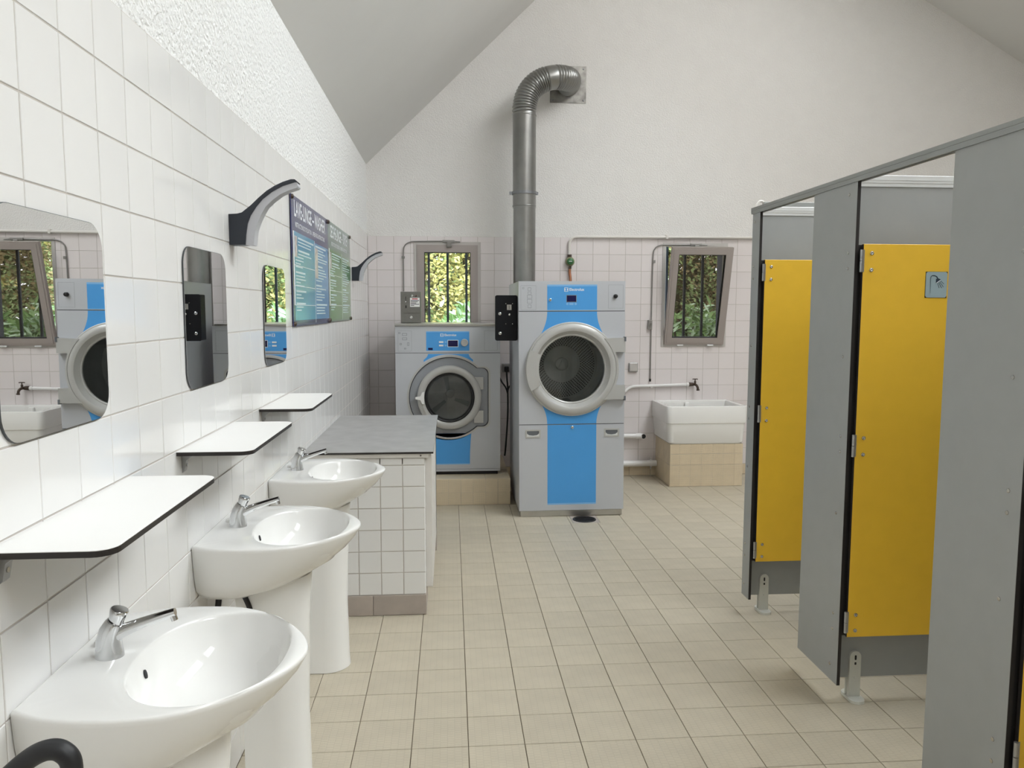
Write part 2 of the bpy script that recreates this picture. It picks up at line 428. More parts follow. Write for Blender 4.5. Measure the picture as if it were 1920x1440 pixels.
# back wall
wb = thing('wall_back', (2, BY, 0), 'gabled back wall with two windows, tiled to above head height', 'wall', kind='structure')
bm = new(); fr = FRONT((0, BY + .003, 0)); ZB = zl(WX-.2)
for r in cut((WX-.25, RX+.2, -.2, 2.4), [W1, W2]): prism(bm, fr, rect(*r), 0, -.25)
prism(bm, fr, [(WX-.25, 2.4), (RX+.2, 2.4), (RX+.2, zr(RX+.2)+.1), (RIDX, RIDZ+.1), (WX-.25, zl(WX-.25)+.1)], 0, -.25)
obj('plaster', bm, 'plaster_fine', wb)
TT_B = 2.231
bm = new()
for r in cut((WX, RX, 0, TT_B), [W1, W2]): prism(bm, FRONT((0, BY + .0025, 0)), rect(*r), 0, .0008)
obj('grout', bm, 'grout', wb)
xs = steps(WX, RX, -.6627, .152); zs = [.103] + [TT_B - .152*k for k in range(13, -1, -1)]
def hid_back(p):
    return (p.x > 2.95 or .52 < p.x < 1.62 and p.z < 1.68 or -.36 < p.x < .36 and p.z < 1.43 or 2.0 < p.x < 2.65 and p.z < .62 or p.x < -.2 and p.z < .7)
tile_field(wb, FRONT((0, BY + TD, 0)), xs, zs, 'tile_back', gap=.0032, holes=[W1, W2], hidden=hid_back)
tile_field(wb, FRONT((0, BY + .002, 0)), steps(WX, RX, 1.685, .2046), [0.001, .101], 'beige', gap=.003, depth=.008, name='skirting_tile', hidden=lambda p: not 1.4 < p.x < 2.0)

# right wall and wall behind the viewer
bm = new(); box(bm, RX, RX+.25, FY-.25, BY+.25, -.2, zr(RX)+.1)
tag(obj('wall_right', bm, 'plaster_fine', origin=(RX, 3, 0)), 'plain white plaster wall beyond the shower cubicles', 'wall', kind='structure')
bm = new(); prism(bm, FRONT((0, FY, 0)), [(WX-.25, -.2), (RX+.2, -.2), (RX+.2, zr(RX+.2)+.1), (RIDX, RIDZ+.1), (WX-.25, zl(WX-.25)+.1)], 0, .25)
tag(obj('wall_front', bm, 'plaster_fine', origin=(2, FY, 0)), 'plain white gabled entrance wall', 'wall', kind='structure')

w5 = thing('window_5', (2.0, FY, .4), 'wide glazed screen added out of view to carry the fill light', 'window', kind='structure')  # unseen glazing, added only as a setting for the fill light
for k in range(4):
    bm = new(); x0 = -.25 + 1.125*k
    ring = [(x0, x0+.05, .45, 3.05), (x0+1.075, x0+1.125, .45, 3.05), (x0, x0+1.125, .45, .5), (x0, x0+1.125, 3.0, 3.05)]
    for r_ in ring: box(bm, r_[0], r_[1], FY+.001, FY+.05, r_[2], r_[3])
    p_ = obj('frame', bm, 'alu_frame', w5)
    bm = new(); box(bm, x0+.05, x0+1.075, FY+.015, FY+.021, .5, 3.0); obj('pane', bm, 'glass', p_)

# ceiling: two slopes, a long roof light in the right one
ce = thing('ceiling', (RIDX, 3, RIDZ), 'sloping white ceiling boards under the pitched roof', 'ceiling', kind='structure')
bm = new(); fr = FRONT((0, 0, 0))
prism(bm, fr, [(WX-.25, zl(WX-.25)), (RIDX, RIDZ), (RIDX, RIDZ+.15), (WX-.25, zl(WX-.25)+.15)], -BY-.2, -FY+.2)
obj('left_slope', bm, 'ceiling', ce)
SK = [(1.0, 5.6), (-2.8, -.4)]; SX0, SX1 = 2.5, 3.9
bm = new()
def slope_piece(x0, x1, y0, y1): prism(bm, fr, [(x0, zr(x0)), (x1, zr(x1)), (x1, zr(x1)+.15), (x0, zr(x0)+.15)], -y1, -y0)
slope_piece(RIDX, SX0, FY-.2, BY+.2); slope_piece(SX1, RX+.2, FY-.2, BY+.2)
for a, b in ((FY-.2, -2.8), (-.4, 1.0), (5.6, BY+.2)): slope_piece(SX0, SX1, a, b)
obj('right_slope', bm, 'ceiling', ce)
for n, (a, b) in enumerate(SK):
    wk = thing('window_%d' % (n+3), (3.2, (a+b)/2, zr(3.2)), 'long glazed roof light in the right roof slope' if n == 0 else 'short glazed roof light near the entrance wall', 'roof light', kind='structure')
    bm = new()
    for (x0, x1, y0, y1) in ((SX0, SX0+.05, a, b), (SX1-.05, SX1, a, b), (SX0, SX1, a, a+.05), (SX0, SX1, b-.05, b)):
        prism(bm, fr, [(x0, zr(x0)+.06), (x1, zr(x1)+.06), (x1, zr(x1)+.14), (x0, zr(x0)+.14)], -y1, -y0)
    obj('frame', bm, 'alu_frame', wk)
    bm = new(); prism(bm, fr, [(SX0+.04, zr(SX0+.04)+.09), (SX1-.04, zr(SX1-.04)+.09), (SX1-.04, zr(SX1-.04)+.1), (SX0+.04, zr(SX0+.04)+.1)], -b+.04, -a-.04)
    obj('pane', bm, 'glass', wk)

# ------------------------------------------------------------------ windows in the back wall
def ring_frame(bm, fr, outer, inner, a, b):
    for loops in ((outer, inner),):
        A0, A1 = loops
        va = [bm.verts.new(fr.p(u, v, b)) for u, v in A0]; vb = [bm.verts.new(fr.p(u, v, b)) for u, v in A1]
        vc = [bm.verts.new(fr.p(u, v, a)) for u, v in A0]; vd = [bm.verts.new(fr.p(u, v, a)) for u, v in A1]
        n = len(A0)
        for i in range(n):
            j = (i+1) % n
            for f in ((va[i], va[j], vb[j], vb[i]), (vc[i], vc[j], vd[j], vd[i]), (va[i], va[j], vc[j], vc[i]), (vb[i], vb[j], vd[j], vd[i])): bm.faces.new(f)
def make_window(name, Wd, label, tilt, gl, fm, sm):
    x0, x1, z0, z1 = Wd
    w_ = thing(name, ((x0+x1)/2, BY, z0), label, 'window', kind='structure')
    fr = FRONT((0, BY, 0))
    bm = new(); ring_frame(bm, fr, rect(x0, x1, z0, z1), rect(x0+.03, x1-.03, z0+.03, z1-.03), -.06, .006); obj('frame', bm, fm, w_)
    bm = new(); ring_frame(bm, fr, rect(x0, x1, z0, z1), rect(x0+.012, x1-.012, z0+.012, z1-.012), -.25, -.06); obj('jamb', bm, 'jamb', w_)
    # sash, hinged along its lower edge
    c, s = math.cos(tilt), math.sin(tilt)
    sf = Fr(((x0+x1)/2, BY - .01 if tilt else BY - .002, z0+.022), (1, 0, 0), (0, -s, c), (0, -c, -s))
    hw, hh = (x1-x0)/2 - .026, (z1-z0) - .05
    sw = .066
    sash = None
    bm = new(); ring_frame(bm, sf, rect(-hw, hw, 0, hh), rect(-hw+sw, hw-sw, sw, hh-sw), -.03, .012)
    ring_frame(bm, sf, rect(-hw+.018, hw-.018, .018, hh-.018), rect(-hw+sw, hw-sw, sw, hh-sw), .012, .016)
    sash = obj('sash', bm, sm, w_)
    bm = new(); ring_frame(bm, sf, rect(-hw+sw-.001, hw-sw+.001, sw-.001, hh-sw+.001), rect(-hw+sw+.006, hw-sw-.006, sw+.006, hh-sw-.006), -.02, .008); obj('gasket', bm, 'gasket', sash)
    bm = new(); prism(bm, sf, rect(-hw+sw, hw-sw, sw, hh-sw), -.012, -.006); obj('pane', bm, gl, sash)
    if tilt:
        for u in (-.13, .16):
            bm = new()
            for k in (-.028, .001):
                cyl(bm, sf.p(u+k-.005, -.004, .02), sf.p(u+k+.022, -.004, .02), .008, 10)
            obj('hinge', bm, 'alu_trim', sash)
    return w_, sf, hh
make_window('window_1', W1, 'closed window with taupe sash above the washing machine', 0, 'glass', 'alu_frame', 'alu_win')
w2, sf2, hh2 = make_window('window_2', W2, 'tilted open window with taupe sash above the laundry sink', math.radians(13.6), 'glass_tint', 'alu_frame', 'alu_win')
for n, (Wd, lb) in enumerate(((W1, 'dark vertical bars outside the closed window'), (W2, 'dark vertical bars outside the tilted open window'))):
    x0, x1, z0, z1 = Wd; xc = (x0+x1)/2
    g = thing('window_grille', (xc, BY+.32, z0-.1), lb, 'window grille', 'window grilles')
    for k in (-1, 0, 1):
        bm = new(); box(bm, xc+k*.178-.011, xc+k*.178+.011, BY+.31, BY+.33, z0-.1, z1+.1); obj('bar', bm, 'bars', g)
    for z in (z0-.06, z1+.06):
        bm = new(); box(bm, x0-.06, x1+.06, BY+.33, BY+.345, z-.015, z+.015); obj('rail', bm, 'bars', g)
    for x in (x0-.04, x1+.04):
        for z in (z0-.06, z1+.06):
            bm = new(); box(bm, x-.01, x+.01, BY+.255, BY+.335, z-.01, z+.01); obj('wall_bracket', bm, 'bars', g)

# opener conduits with their levers
def conduit(name, pts, label, extra):
    t = thing(name, pts[0], label, 'window opener')
    bm = new(); tube(bm, spline(pts, 8), .0055, 10); obj('tube', bm, 'zinc', t, smooth=True)
    extra(t); return t
def opener_head(t, x, z):
    bm = new(); box(bm, x-.06, x+.05, BY-.024, BY-.006, z-.008, z+.014, .003); box(bm, x-.02, x+.02, BY-.034, BY-.012, z-.04, z-.004, .003)
    obj('opener_head', bm, 'zinc', t)
    bm = new(); box(bm, x-.024, x+.024, BY-.037, BY-.016, z-.052, z-.036, .003); obj('catch', bm, 'coin_grey', t)
    bm = new(); cyl(bm, (x+.04, BY-.02, z+.004), (x+.1, BY-.02, z-.002), .005, 8); obj('cable_end', bm, 'zinc', t)
def e1(t):
    opener_head(t, -.01, 2.183)
    bm = new(); box(bm, -.438, -.41, BY-.026, BY-.002, 2.03, 2.05, .002); obj('clip', bm, 'zinc', t)
conduit('window_opener', [(-.4236, BY-.012, 1.735), (-.4236, BY-.012, 1.9), (-.4236, BY-.012, 2.06), (-.412, BY-.012, 2.14), (-.36, BY-.012, 2.178), (-.28, BY-.012, 2.184), (-.07, BY-.014, 2.187)],
        'grey conduit and opener of the window above the washing machine', e1)
def e2(t):
    opener_head(t, 2.285, 2.172)
    bm = new(); box(bm, 1.838, 1.876, BY-.03, BY-.001, 1.388, 1.478, .004); b_ = obj('crank_box', bm, 'zinc', t)
    bm = new(); cyl(bm, (1.86, BY-.03, 1.44), (1.86, BY-.045, 1.44), .011, 14); obj('crank_knob', bm, 'coin_grey', b_)
    bm = new(); box(bm, 1.872, 1.896, BY-.026, BY-.002, 2.005, 2.03, .002); obj('clip', bm, 'zinc', t)
    bm = new(); cyl(bm, (1.869, BY-.012, .925), (1.869, BY-.012, .90), .009, 12); obj('end_cap', bm, 'black', t)
conduit('window_opener', [(1.869, BY-.012, .912), (1.870, BY-.012, 1.2), (1.871, BY-.012, 1.7), (1.876, BY-.012, 2.06), (1.892, BY-.012, 2.135), (1.94, BY-.012, 2.167), (2.02, BY-.012, 2.172), (2.23, BY-.016, 2.174)],
        'grey conduit with crank box beside the tilted window', e2)

# ------------------------------------------------------------------ mirrors
mir = thing('wall_mirror', (WX, 0, 1.545), '', '')
fr = LEFTW((WX, 0, 1.5435))
bm = new(); prism(bm, fr, rrect(-.205, .205, -.204, .204, .055, 8), .0005, .0045); obj('backing', bm, 'mirror_edge', mir)
bm = new(); prism(bm, fr, rrect(-.204, .204, -.203, .203, .054, 8), .0045, .0052); obj('mirror_glass', bm, 'mirror', mir)
for k, (y, lb) in enumerate(((1.54, 'rounded square mirror reflecting the open window and dryer, over the longest-looking shelf by the hose'),
                             (2.458, 'rounded square mirror above the middle washbasin'),
                             (3.388, 'rounded square mirror beside the washer instruction board'))):
    o = mir if k == 0 else copy_tree(mir)
    o.location.y = y; tag(o, lb, 'mirror', 'mirrors on the tiled wall')
mir['label'] = 'rounded square mirror above the washbasin beside the black hose'

# ------------------------------------------------------------------ shelves
sh = thing('wall_shelf', (WX, 0, 1.16), '', '')
SZ = 1.184
def shelf_poly(i=0): 
    r = .035; L = .288 - i; Wd = .2 - i
    return [(-L, .001), ] + [(-L + r + r*math.cos(a), Wd - r + r*math.sin(a)) for a in [PI - PI/2*k/6 for k in range(7)]] + \
           [(L - r + r*math.cos(a), Wd - r + r*math.sin(a)) for a in [PI/2 - PI/2*k/6 for k in range(7)]] + [(L, .001)]
fs_ = Fr((WX, 0, SZ), (0, 1, 0), (1, 0, 0), (0, 0, 1))
bm = new(); prism(bm, fs_, shelf_poly(), -.0115, -.0012); obj('core_board', bm, 'black_core', sh)
bm = new(); prism(bm, fs_, shelf_poly(), -.0012, 0); obj('white_top', bm, 'laminate', sh)
for v in (-.235, .235):
    bm = new(); prism(bm, Fr((WX, v-.011, SZ-.0118), (1, 0, 0), (0, 0, -1), (0, 1, 0)), [(.0005, 0), (.12, 0), (.12, .004), (.03, .006), (.012, .02), (.006, .05), (.0005, .055)], 0, .022)
    b_ = obj('bracket', bm, 'bracket', sh)
    bm = new(); cyl(bm, (WX+.007, v, SZ-.045), (WX+.011, v, SZ-.045), .005, 8); obj('screw', bm, 'screw', b_)
for k, (y, lb) in enumerate(((1.556, 'white shelf with black edge under the mirror that shows the open window'), (2.44, 'white shelf with black edge above the middle washbasin'), (3.362, 'white shelf with black edge above the washbasin beside the counter'))):
    o = sh if k == 0 else copy_tree(sh)
    o.location.y = y; tag(o, lb, 'shelf', 'shelves under the mirrors')

# ------------------------------------------------------------------ washbasins
ba = thing('washbasin', (WX, 0, 0), '', '')
RZ = .897
hp_ = [(0, .205, 0), (.06, .236, 0), (.13, .2495, 0), (.2, .2505, 0), (.27, .238, 0), (.34, .197, 0), (.4, .132, 0), (.44, .064, 0), (.455, 0, 0)]
poly = [(p.x, p.y) for p in spline(hp_ + [(a, -b, 0) for a, b, _ in hp_[-2::-1]], 6)]
CU = .275; NA = 96
def raycast(a):
    dx, dy = math.cos(a), math.sin(a); best = None; n = len(poly)
    for i in range(n):
        (x1, y1), (x2, y2) = poly[i], poly[(i+1) % n]; ex, ey = x2-x1, y2-y1
        den = dx*ey - dy*ex
        if abs(den) < 1e-9: continue
        t = ((x1-CU)*ey - y1*ex)/den; s = ((x1-CU)*dy - y1*dx)/den
        if t > 0 and -1e-6 <= s <= 1+1e-6 and (best is None or t < best): best = t
    return CU + dx*best, dy*best
angs = [2*PI*k/NA for k in range(NA)]
# make sure the two wall corners are hit exactly
for sgn in (1, -1):
    ac = math.atan2(sgn*.205, -CU) % (2*PI); kk = min(range(NA), key=lambda k: abs(angs[k]-ac)); angs[kk] = ac
outl = [raycast(a) for a in angs]
def inner_pt(a, k=1.0):
    r = (abs(math.cos(a)/.142)**2.25 + abs(math.sin(a)/.207)**2.25)**(-1/2.25)
    return CU + r*math.cos(a)*k, r*math.sin(a)*k
def ring_out(su, sv, z): return [Vector((WX + .002 + u*su, v*sv, RZ + z)) for u, v in outl]
def ring_rim(k, z): return [Vector((WX + .002 + max(CU + (u-CU)*k, 0), v*k, RZ + z)) for u, v in outl]
def ring_in(k, z, du=0): return [Vector((WX + inner_pt(a, k)[0] + du, inner_pt(a, k)[1], RZ + z)) for a in angs]
rings = [ring_out(.36, .55, -.172), ring_out(.5, .76, -.165), ring_out(.66, .88, -.142), ring_out(.79, .935, -.108), ring_out(.905, .972, -.066), ring_out(.965, .99, -.034),
         ring_out(.993, .998, -.013), ring_rim(1, -.006), ring_rim(.992, -.0015), ring_rim(.978, 0),
         [a*.5 + b*.5 for a, b in zip(ring_rim(.978, 0), ring_in(1.02, -.001))], ring_in(1.02, -.001), ring_in(1.0, -.003), ring_in(.985, -.009), ring_in(.95, -.03), ring_in(.89, -.06, -.002), ring_in(.77, -.092, -.004), ring_in(.56, -.114, -.006), ring_in(.3, -.125, -.006), ring_in(.12, -.128, -.006)]
bm = new(); loft(bm, rings); obj('bowl', bm, 'ceramic', ba, smooth=.9)
bm = new(); fr = UP((WX + CU - .006, 0, RZ - .128)); lathe(bm, fr, [(.024, .001), (.021, .004), (.016, .003), (.012, -.001), (.001, -.001)], 24); obj('waste', bm, 'chrome', ba, smooth=True)
bm = new(); fo = Fr((WX + .1435, 0, RZ - .040), (0, 1, 0), (-.2425, 0, .970), (.970, 0, .2425)); prism(bm, fo, [(.0055*math.cos(t), .009*math.sin(t)) for t in [2*PI*k/20 for k in range(20)]], -.004, .0016); obj('overflow_hole', bm, 'seam', ba)
# pedestal
def ped(z, u0, u1, hv):
    out = []
    for k in range(33):
        a = -PI/2 + PI*k/32; out.append(Vector((WX + u1 - hv*1.05 + hv*1.05*math.cos(a), hv*math.sin(a), z)))
    return out + [Vector((WX + u0, hv*.96, z)), Vector((WX + u0, -hv*.96, z))]
bm = new(); loft(bm, [ped(.002, .1, .292, .098), ped(.05, .1, .288, .094), ped(.3, .1, .284, .088), ped(.6, .095, .292, .094), ped(RZ-.15, .085, .302, .106)]); obj('pedestal', bm, 'ceramic', ba, smooth=.7)
# push tap
def ell(c, a, b, tilt, n=24, rot=0):
    """ellipse ring in a plane leaning by tilt about y"""
    X = Vector((math.cos(tilt), 0, -math.sin(tilt))); Y = Vector((0, 1, 0))
    return [Vector(c) + X*(a*math.cos(2*PI*k/n)) + Y*(b*math.sin(2*PI*k/n)) for k in range(n)]
tp = lambda u, z: (WX + u, 0, RZ + z)
bm = new()
loft(bm, [ell(tp(.078, -.001), .027, .024, 0), ell(tp(.078, .006), .0265, .0235, .0), ell(tp(.078, .03), .0235, .022, .15), ell(tp(.082, .05), .021, .021, .35), ell(tp(.089, .064), .018, .02, .5), ell(tp(.092, .068), .0165, .0185, .5)])
fa = obj('faucet', bm, 'chrome', ba, smooth=.8)
bm = new(); sp = spline([tp(.083, .038), tp(.105, .050), tp(.135, .062), tp(.17, .074), tp(.205, .085)], 6); n_ = len(sp)
tube(bm, sp, lambda i: .0175 - .0095*(i/(n_-1))**.6, 16, flat=.85); cyl(bm, tp(.199, .083), tp(.2035, .068), .0065, 12); obj('spout', bm, 'chrome', fa, smooth=.8)
bm = new()
loft(bm, [ell(tp(.092, .066), .014, .014, .42), ell(tp(.095, .076), .015, .015, .4), ell(tp(.0985, .085), .017, .017, .36), ell(tp(.1005, .0915), .0172, .0172, .34), ell(tp(.1012, .0935), .0155, .0155, .34)])
obj('push_button', bm, 'chrome', fa, smooth=.8)
bm = new(); lathe(bm, UP((WX+.038, .055, RZ)), [(.013, -.001), (.0125, .006), (.009, .010), (.001, .0105)], 20); obj('tap_hole_cover', bm, 'ceramic', ba, smooth=.9)
# waste trap hoses under the bowl
bm = new(); tube(bm, spline([(WX+.012, -.11, .58), (WX+.03, -.12, .62), (WX+.045, -.125, .68), (WX+.05, -.12, RZ-.16)], 6), .009, 10); tube(bm, spline([(WX+.135, -.085, .60), (WX+.133, -.098, .66), (WX+.12, -.105, .705), (WX+.10, -.10, RZ-.16)], 6), .008, 10)
obj('supply_hose', bm, 'rubber', ba, smooth=True)
for k, (y, dz, lb) in enumerate(((1.521, 0, 'white pedestal washbasin beside the black hose'), (2.447, -.002, 'white pedestal washbasin between the two others'), (3.39, -.018, 'white pedestal washbasin beside the tiled counter'))):
    o = ba if k == 0 else copy_tree(ba)
    o.location.y = y
    if dz:                                           # the basins hang at slightly different heights
        for c in o.children:
            if c.name.startswith('pedestal'): c.scale.z = (RZ-.15+dz)/(RZ-.15)
            else: c.location.z += dz
    tag(o, lb, 'washbasin', 'washbasins along the tiled wall')

# ------------------------------------------------------------------ lamps
la = thing('wall_lamp', (WX, 0, 1.84), '', '')
X = lambda p: [(a - WX, b) for a, b in p]
top = [(-.744, 1.889), (-.715, 1.891), (-.700, 1.895), (-.67, 1.919), (-.643, 1.945), (-.616, 1.968), (-.589, 1.985), (-.562, 1.998), (-.535, 2.007), (-.522, 2.007), (-.514, 2.0)]
mid = [(-.691, 1.787), (-.688, 1.821), (-.682, 1.857), (-.671, 1.885), (-.652, 1.914), (-.630, 1.940), (-.598, 1.965), (-.562, 1.985), (-.521, 1.998)]
low = [(-.665, 1.787), (-.662, 1.812), (-.658, 1.839), (-.648, 1.866), (-.635, 1.893), (-.621, 1.916), (-.599, 1.937), (-.572, 1.957), (-.545, 1.970), (-.516, 1.980), (-.513, 1.985)]
lf = Fr((WX, -.03, 0), (1, 0, 0), (0, 0, 1), (0, 1, 0))
bm = new(); prism(bm, lf, X([(-.7438, 1.787)] + mid + [(-.514, 2.0)] + top[-2:0:-1] + [(-.7438, 1.889)]), 0, .06); obj('arm', bm, 'anthracite', la, smooth=.5)
bm = new(); prism(bm, lf, X(low + [(-.516, 1.9965)] + mid[::-1]), .004, .056); obj('diffuser', bm, 'diffuser', la, smooth=.5)
for k, (y, lb) in enumerate(((2.765, 'curved anthracite wall lamp above the middle mirror'), (6.06, 'curved anthracite wall lamp beyond the green instruction board'))):
    o = la if k == 0 else copy_tree(la)
    o.location.y = y; tag(o, lb, 'wall lamp', 'curved wall lamps')

# ------------------------------------------------------------------ instruction boards
def poster(name, y0, y1, z0, z1, label, banner, g1, g2, title, sub, foot):
    t = thing(name, (WX, (y0+y1)/2, z0), label, 'instruction board', 'instruction boards')
    fr = LEFTW((WX, y0, z0)); Wd, H = y1-y0, z1-z0
    bm = new(); prism(bm, fr, rect(0, Wd, 0, H), .004, .009); bd = obj('board', bm, banner, t)
    bh = .165*H/.61
    split = .56*Wd
    bm = new(); prism(bm, fr, rect(.05, split, .028 if foot else .01, H-bh), .009, .0095); obj('left_column', bm, g1, t)
    bm = new(); prism(bm, fr, rect(split+.006, Wd-.012, .028 if foot else .01, H-bh-.01), .009, .0095); obj('right_column', bm, g2, t)
    bm = new(); text(bm, title, fr, Wd*.48, H-bh*.56, .105, .0096, sx=.84 if foot else .76, bold=.002, align='CENTER'); text(bm, sub, fr, Wd*.48, H-bh*.86, .033, .0096, sx=.95 if foot else .8, bold=.0005, align='CENTER')
    obj('title', bm, 'white_print', bd)
    bm = new()
    for v in [.15, .285, .43] + ([.57] if False else []): prism(bm, fr, rect(.05, split, H*(v*1.1)-.0012, H*(v*1.1)+.0012), .0095, .0098)
    prism(bm, fr, rect(.028, .05, .1, H-bh), .009, .0097); prism(bm, fr, rect(split, split+.006, .01, H-bh), .009, .0097)
    obj('ruling', bm, 'white_print', bd)
    bm = new(); rnd = random.Random(len(title))
    for (a, b, indent) in ((.075, split-.03, 1), (split+.03, Wd-.03, 0)):
        v = H - bh - .03
        while v > .05:
            n = rnd.randint(3, 6)
            for k in range(n):
                ln = (b-a)*rnd.uniform(.4, .98)*(.55 if indent and v < H*.55 else 1)
                u = a + (.07 if indent and v > H*.55 else 0)
                prism(bm, fr, rect(u, min(u+ln, b), v, v+(.009 if k == 0 else .006)), .0095, .0097); v -= .0155
                if v < .05: break
            v -= .013
    obj('small_print', bm, 'poster_text', bd, kind='stuff')
    bm = new(); prism(bm, fr, rect(.06, .12, H-bh-.12, H-bh-.02), .0095, .0099)
    if foot:
        obj('picture', bm, 'poster_photo', bd); bm = new(); prism(bm, fr, rect(split+.01, split+.1, H-bh-.2, H-bh-.035), .0095, .0099)
    obj('picture', bm, 'poster_photo', bd)
    for u, v in ((.012, H-.012), (Wd-.012, H-.012), (.012, .012), (Wd-.012, .012)):
        bm = new(); lathe(bm, Fr(fr.p(u, v, .009), fr.U, fr.V, fr.N), [(.012, -.008), (.012, .006), (.008, .010), (.001, .011)], 14); obj('fixing_cap', bm, 'bronze', t, smooth=.8)
poster('instruction_board', 3.75, 4.835, 1.489, 2.106, 'blue washer instruction board titled LAVE-LINGE WASHER', 'poster_navy', 'poster_blue', 'poster_blue2', 'LAVE-LINGE \u2013 WASHER', "INSTRUCTIONS D'UTILISATION - OPERATING INSTRUCTIONS", True)
poster('instruction_board', 4.84, 5.87, 1.494, 2.108, 'green dryer instruction board titled SECHE-LINGE DRYER', 'poster_slate', 'poster_green', 'poster_green2', 'SECHE-LINGE \u2013 DRYER', "INSTRUCTIONS D'UTILISATION - OPERATING INSTRUCTIONS", False)

# ------------------------------------------------------------------ tiled counter and worktop
CY0, CY1, CX, CTOP = 3.93, 5.13, -.135, .79
ct = thing('tiled_counter', ((WX+CX)/2, (CY0+CY1)/2, 0), 'white tiled counter with taupe skirting under the grey worktop', 'counter')
bm = new(); box(bm, WX+.002, CX-.0025, CY0+.0025, CY1-.1, 0, CTOP); obj('core', bm, 'grout', ct)
zs = [.108 + .1125*k for k in range(7)]; zs = [.108, .2275, .3385, .450, .561, .674, .784, CTOP + .03]
tile_field(ct, FRONT((0, CY0+.006, 0)), [WX+.003] + [CX - .113*k for k in range(5, -1, -1)], [.108, .224, .336, .448, .561, .673, .783, .822], 'tile', gap=.0045, depth=.006, ch=.0015, jit=.004, minpx=3)
tile_field(ct, Fr((CX-.006, 0, 0), (0, 1, 0), (0, 0, 1), (1, 0, 0)), [CY0+.002, CY0+.1], [.108, .224, .336, .448, .561, .673, .783, .822], 'tile', gap=.0045, minpx=1, jit=.002)
tile_field(ct, FRONT((0, CY0+.002, 0)), [WX+.003, -.404, CX+.004], [.001, .107], 'skirting', gap=.003, depth=.008, name='skirting_tile', jit=.001)
tile_field(ct, Fr((CX-.006, 0, 0), (0, 1, 0), (0, 0, 1), (1, 0, 0)), [CY0-.004, CY0+.28], [.001, .107], 'skirting', gap=.003, depth=.008, name='skirting_tile', minpx=1)
bm = new(); box(bm, CX-.012, CX+.034, CY0+.1, CY1, .11, .82, .003); box(bm, CX-.012, CX+.034, CY1-.12, CY1, .0, .82, .003); obj('end_panel', bm, 'wood_white', ct)
bm = new(); box(bm, CX-.012, CX+.036, CY1-.13, CY1+.01, .001, .105, .002); obj('far_skirting', bm, 'skirting', ct)
bm = new(); box(bm, WX+.002, CX+.02, CY0-.008, CY0+.03, .822, .844, .002); box(bm, CX, CX+.03, CY0, CY1, .822, .844, .002); bt = obj('batten', bm, 'wood_white', ct)
bm = new(); cyl(bm, (CX-.02, CY0-.007, .834), (CX-.02, CY0-.0105, .834), .004, 8); obj('screw', bm, 'bronze', bt)
wt = thing('worktop', ((WX+CX)/2, 4.6, .845), 'grey stone-look worktop with black front edge on the tiled counter', 'worktop')
bm = new(); box(bm, WX+.001, CX+.044, CY0-.014, 5.30, .8445, .853); obj('core_board', bm, 'black_core', wt)
bm = new(); box(bm, WX+.001, CX+.044, CY0-.014, 5.30, .853, .8548); obj('laminate_top', bm, 'worktop', wt)

# ------------------------------------------------------------------ washing machine on its tiled plinth
PY0, PZ, PX1 = 6.18, .215, .474
pl = thing('tiled_plinth', ((WX+PX1)/2, 6.69, 0), 'low beige tiled plinth under the washing machine', 'plinth')
bm = new(); box(bm, WX+.002, PX1-.003, PY0+.003, BY-.002, 0, PZ-.003); obj('core', bm, 'grout', pl)
pu = steps(WX+.002, PX1, PX1 - .2*4, .1)
tile_field(pl, FRONT((0, PY0+.007, 0)), pu, [.001, .104, PZ-.001], 'beige', gap=.0025, depth=.007, minpx=5, hidden=lambda p: p.x < -.2)
tile_field(pl, UP((0, 0, PZ-.007)), steps(WX+.002, PX1, PX1-.8, .2), [PY0, PY0+.2, PY0+.4, PY0+.6, PY0+.8, BY-.001], 'beige', gap=.0025, depth=.007, minpx=2, hidden=lambda p: p.y > 6.5 or p.x < -.3)
tile_field(pl, Fr((PX1-.007, 0, 0), (0, 1, 0), (0, 0, 1), (1, 0, 0)), [PY0, PY0+.2, PY0+.4, PY0+.6, PY0+.8, BY-.001], [.001, .104, PZ-.001], 'beige', gap=.0025, depth=.007, hidden=lambda p: True)
# small studs of the structured tiles
bm = new()
for i in range(40):
    for j in range(11):
        u = -.15 + .0156*i; v = .012 + .0185*j
        if u > PX1-.01 or v > PZ-.012: continue
        prism(bm, FRONT((0, PY0, 0)), rect(u-.0055, u+.0055, v-.006, v+.006), 0, .0012)
obj('stud_relief', bm, 'beige', pl, kind='stuff')

def squircle_logo(bm, fr, u, v, s, d):
    prism(bm, fr, rrect(u, u+s, v, v+s, s*.12, 3), d, d+.0004)
def brand(parent, fr, u, v, s, d):
    bm = new(); ring_frame(bm, fr, rrect(u, u+s, v, v+s, s*.1, 3), rrect(u+s*.1, u+s*.9, v+s*.1, v+s*.9, s*.05, 3), d, d+.0004)
    # split circle emblem
    for a0, a1, du in ((PI*.62, PI*1.38, -.06), (-PI*.38, PI*.38, .06)):
        prism(bm, fr, circ(u+s*(.5+du), v+s*.5, s*.34, 12, a0, a1, True), d, d+.0004)
    obj('emblem', bm, 'white_print', parent)
    bm = new(); text(bm, 'Electrolux', fr, u+s*1.25, v+s*.2, s*.98, d+.0003, sx=.92, bold=.0006); obj('brand_name', bm, 'white_print', parent)

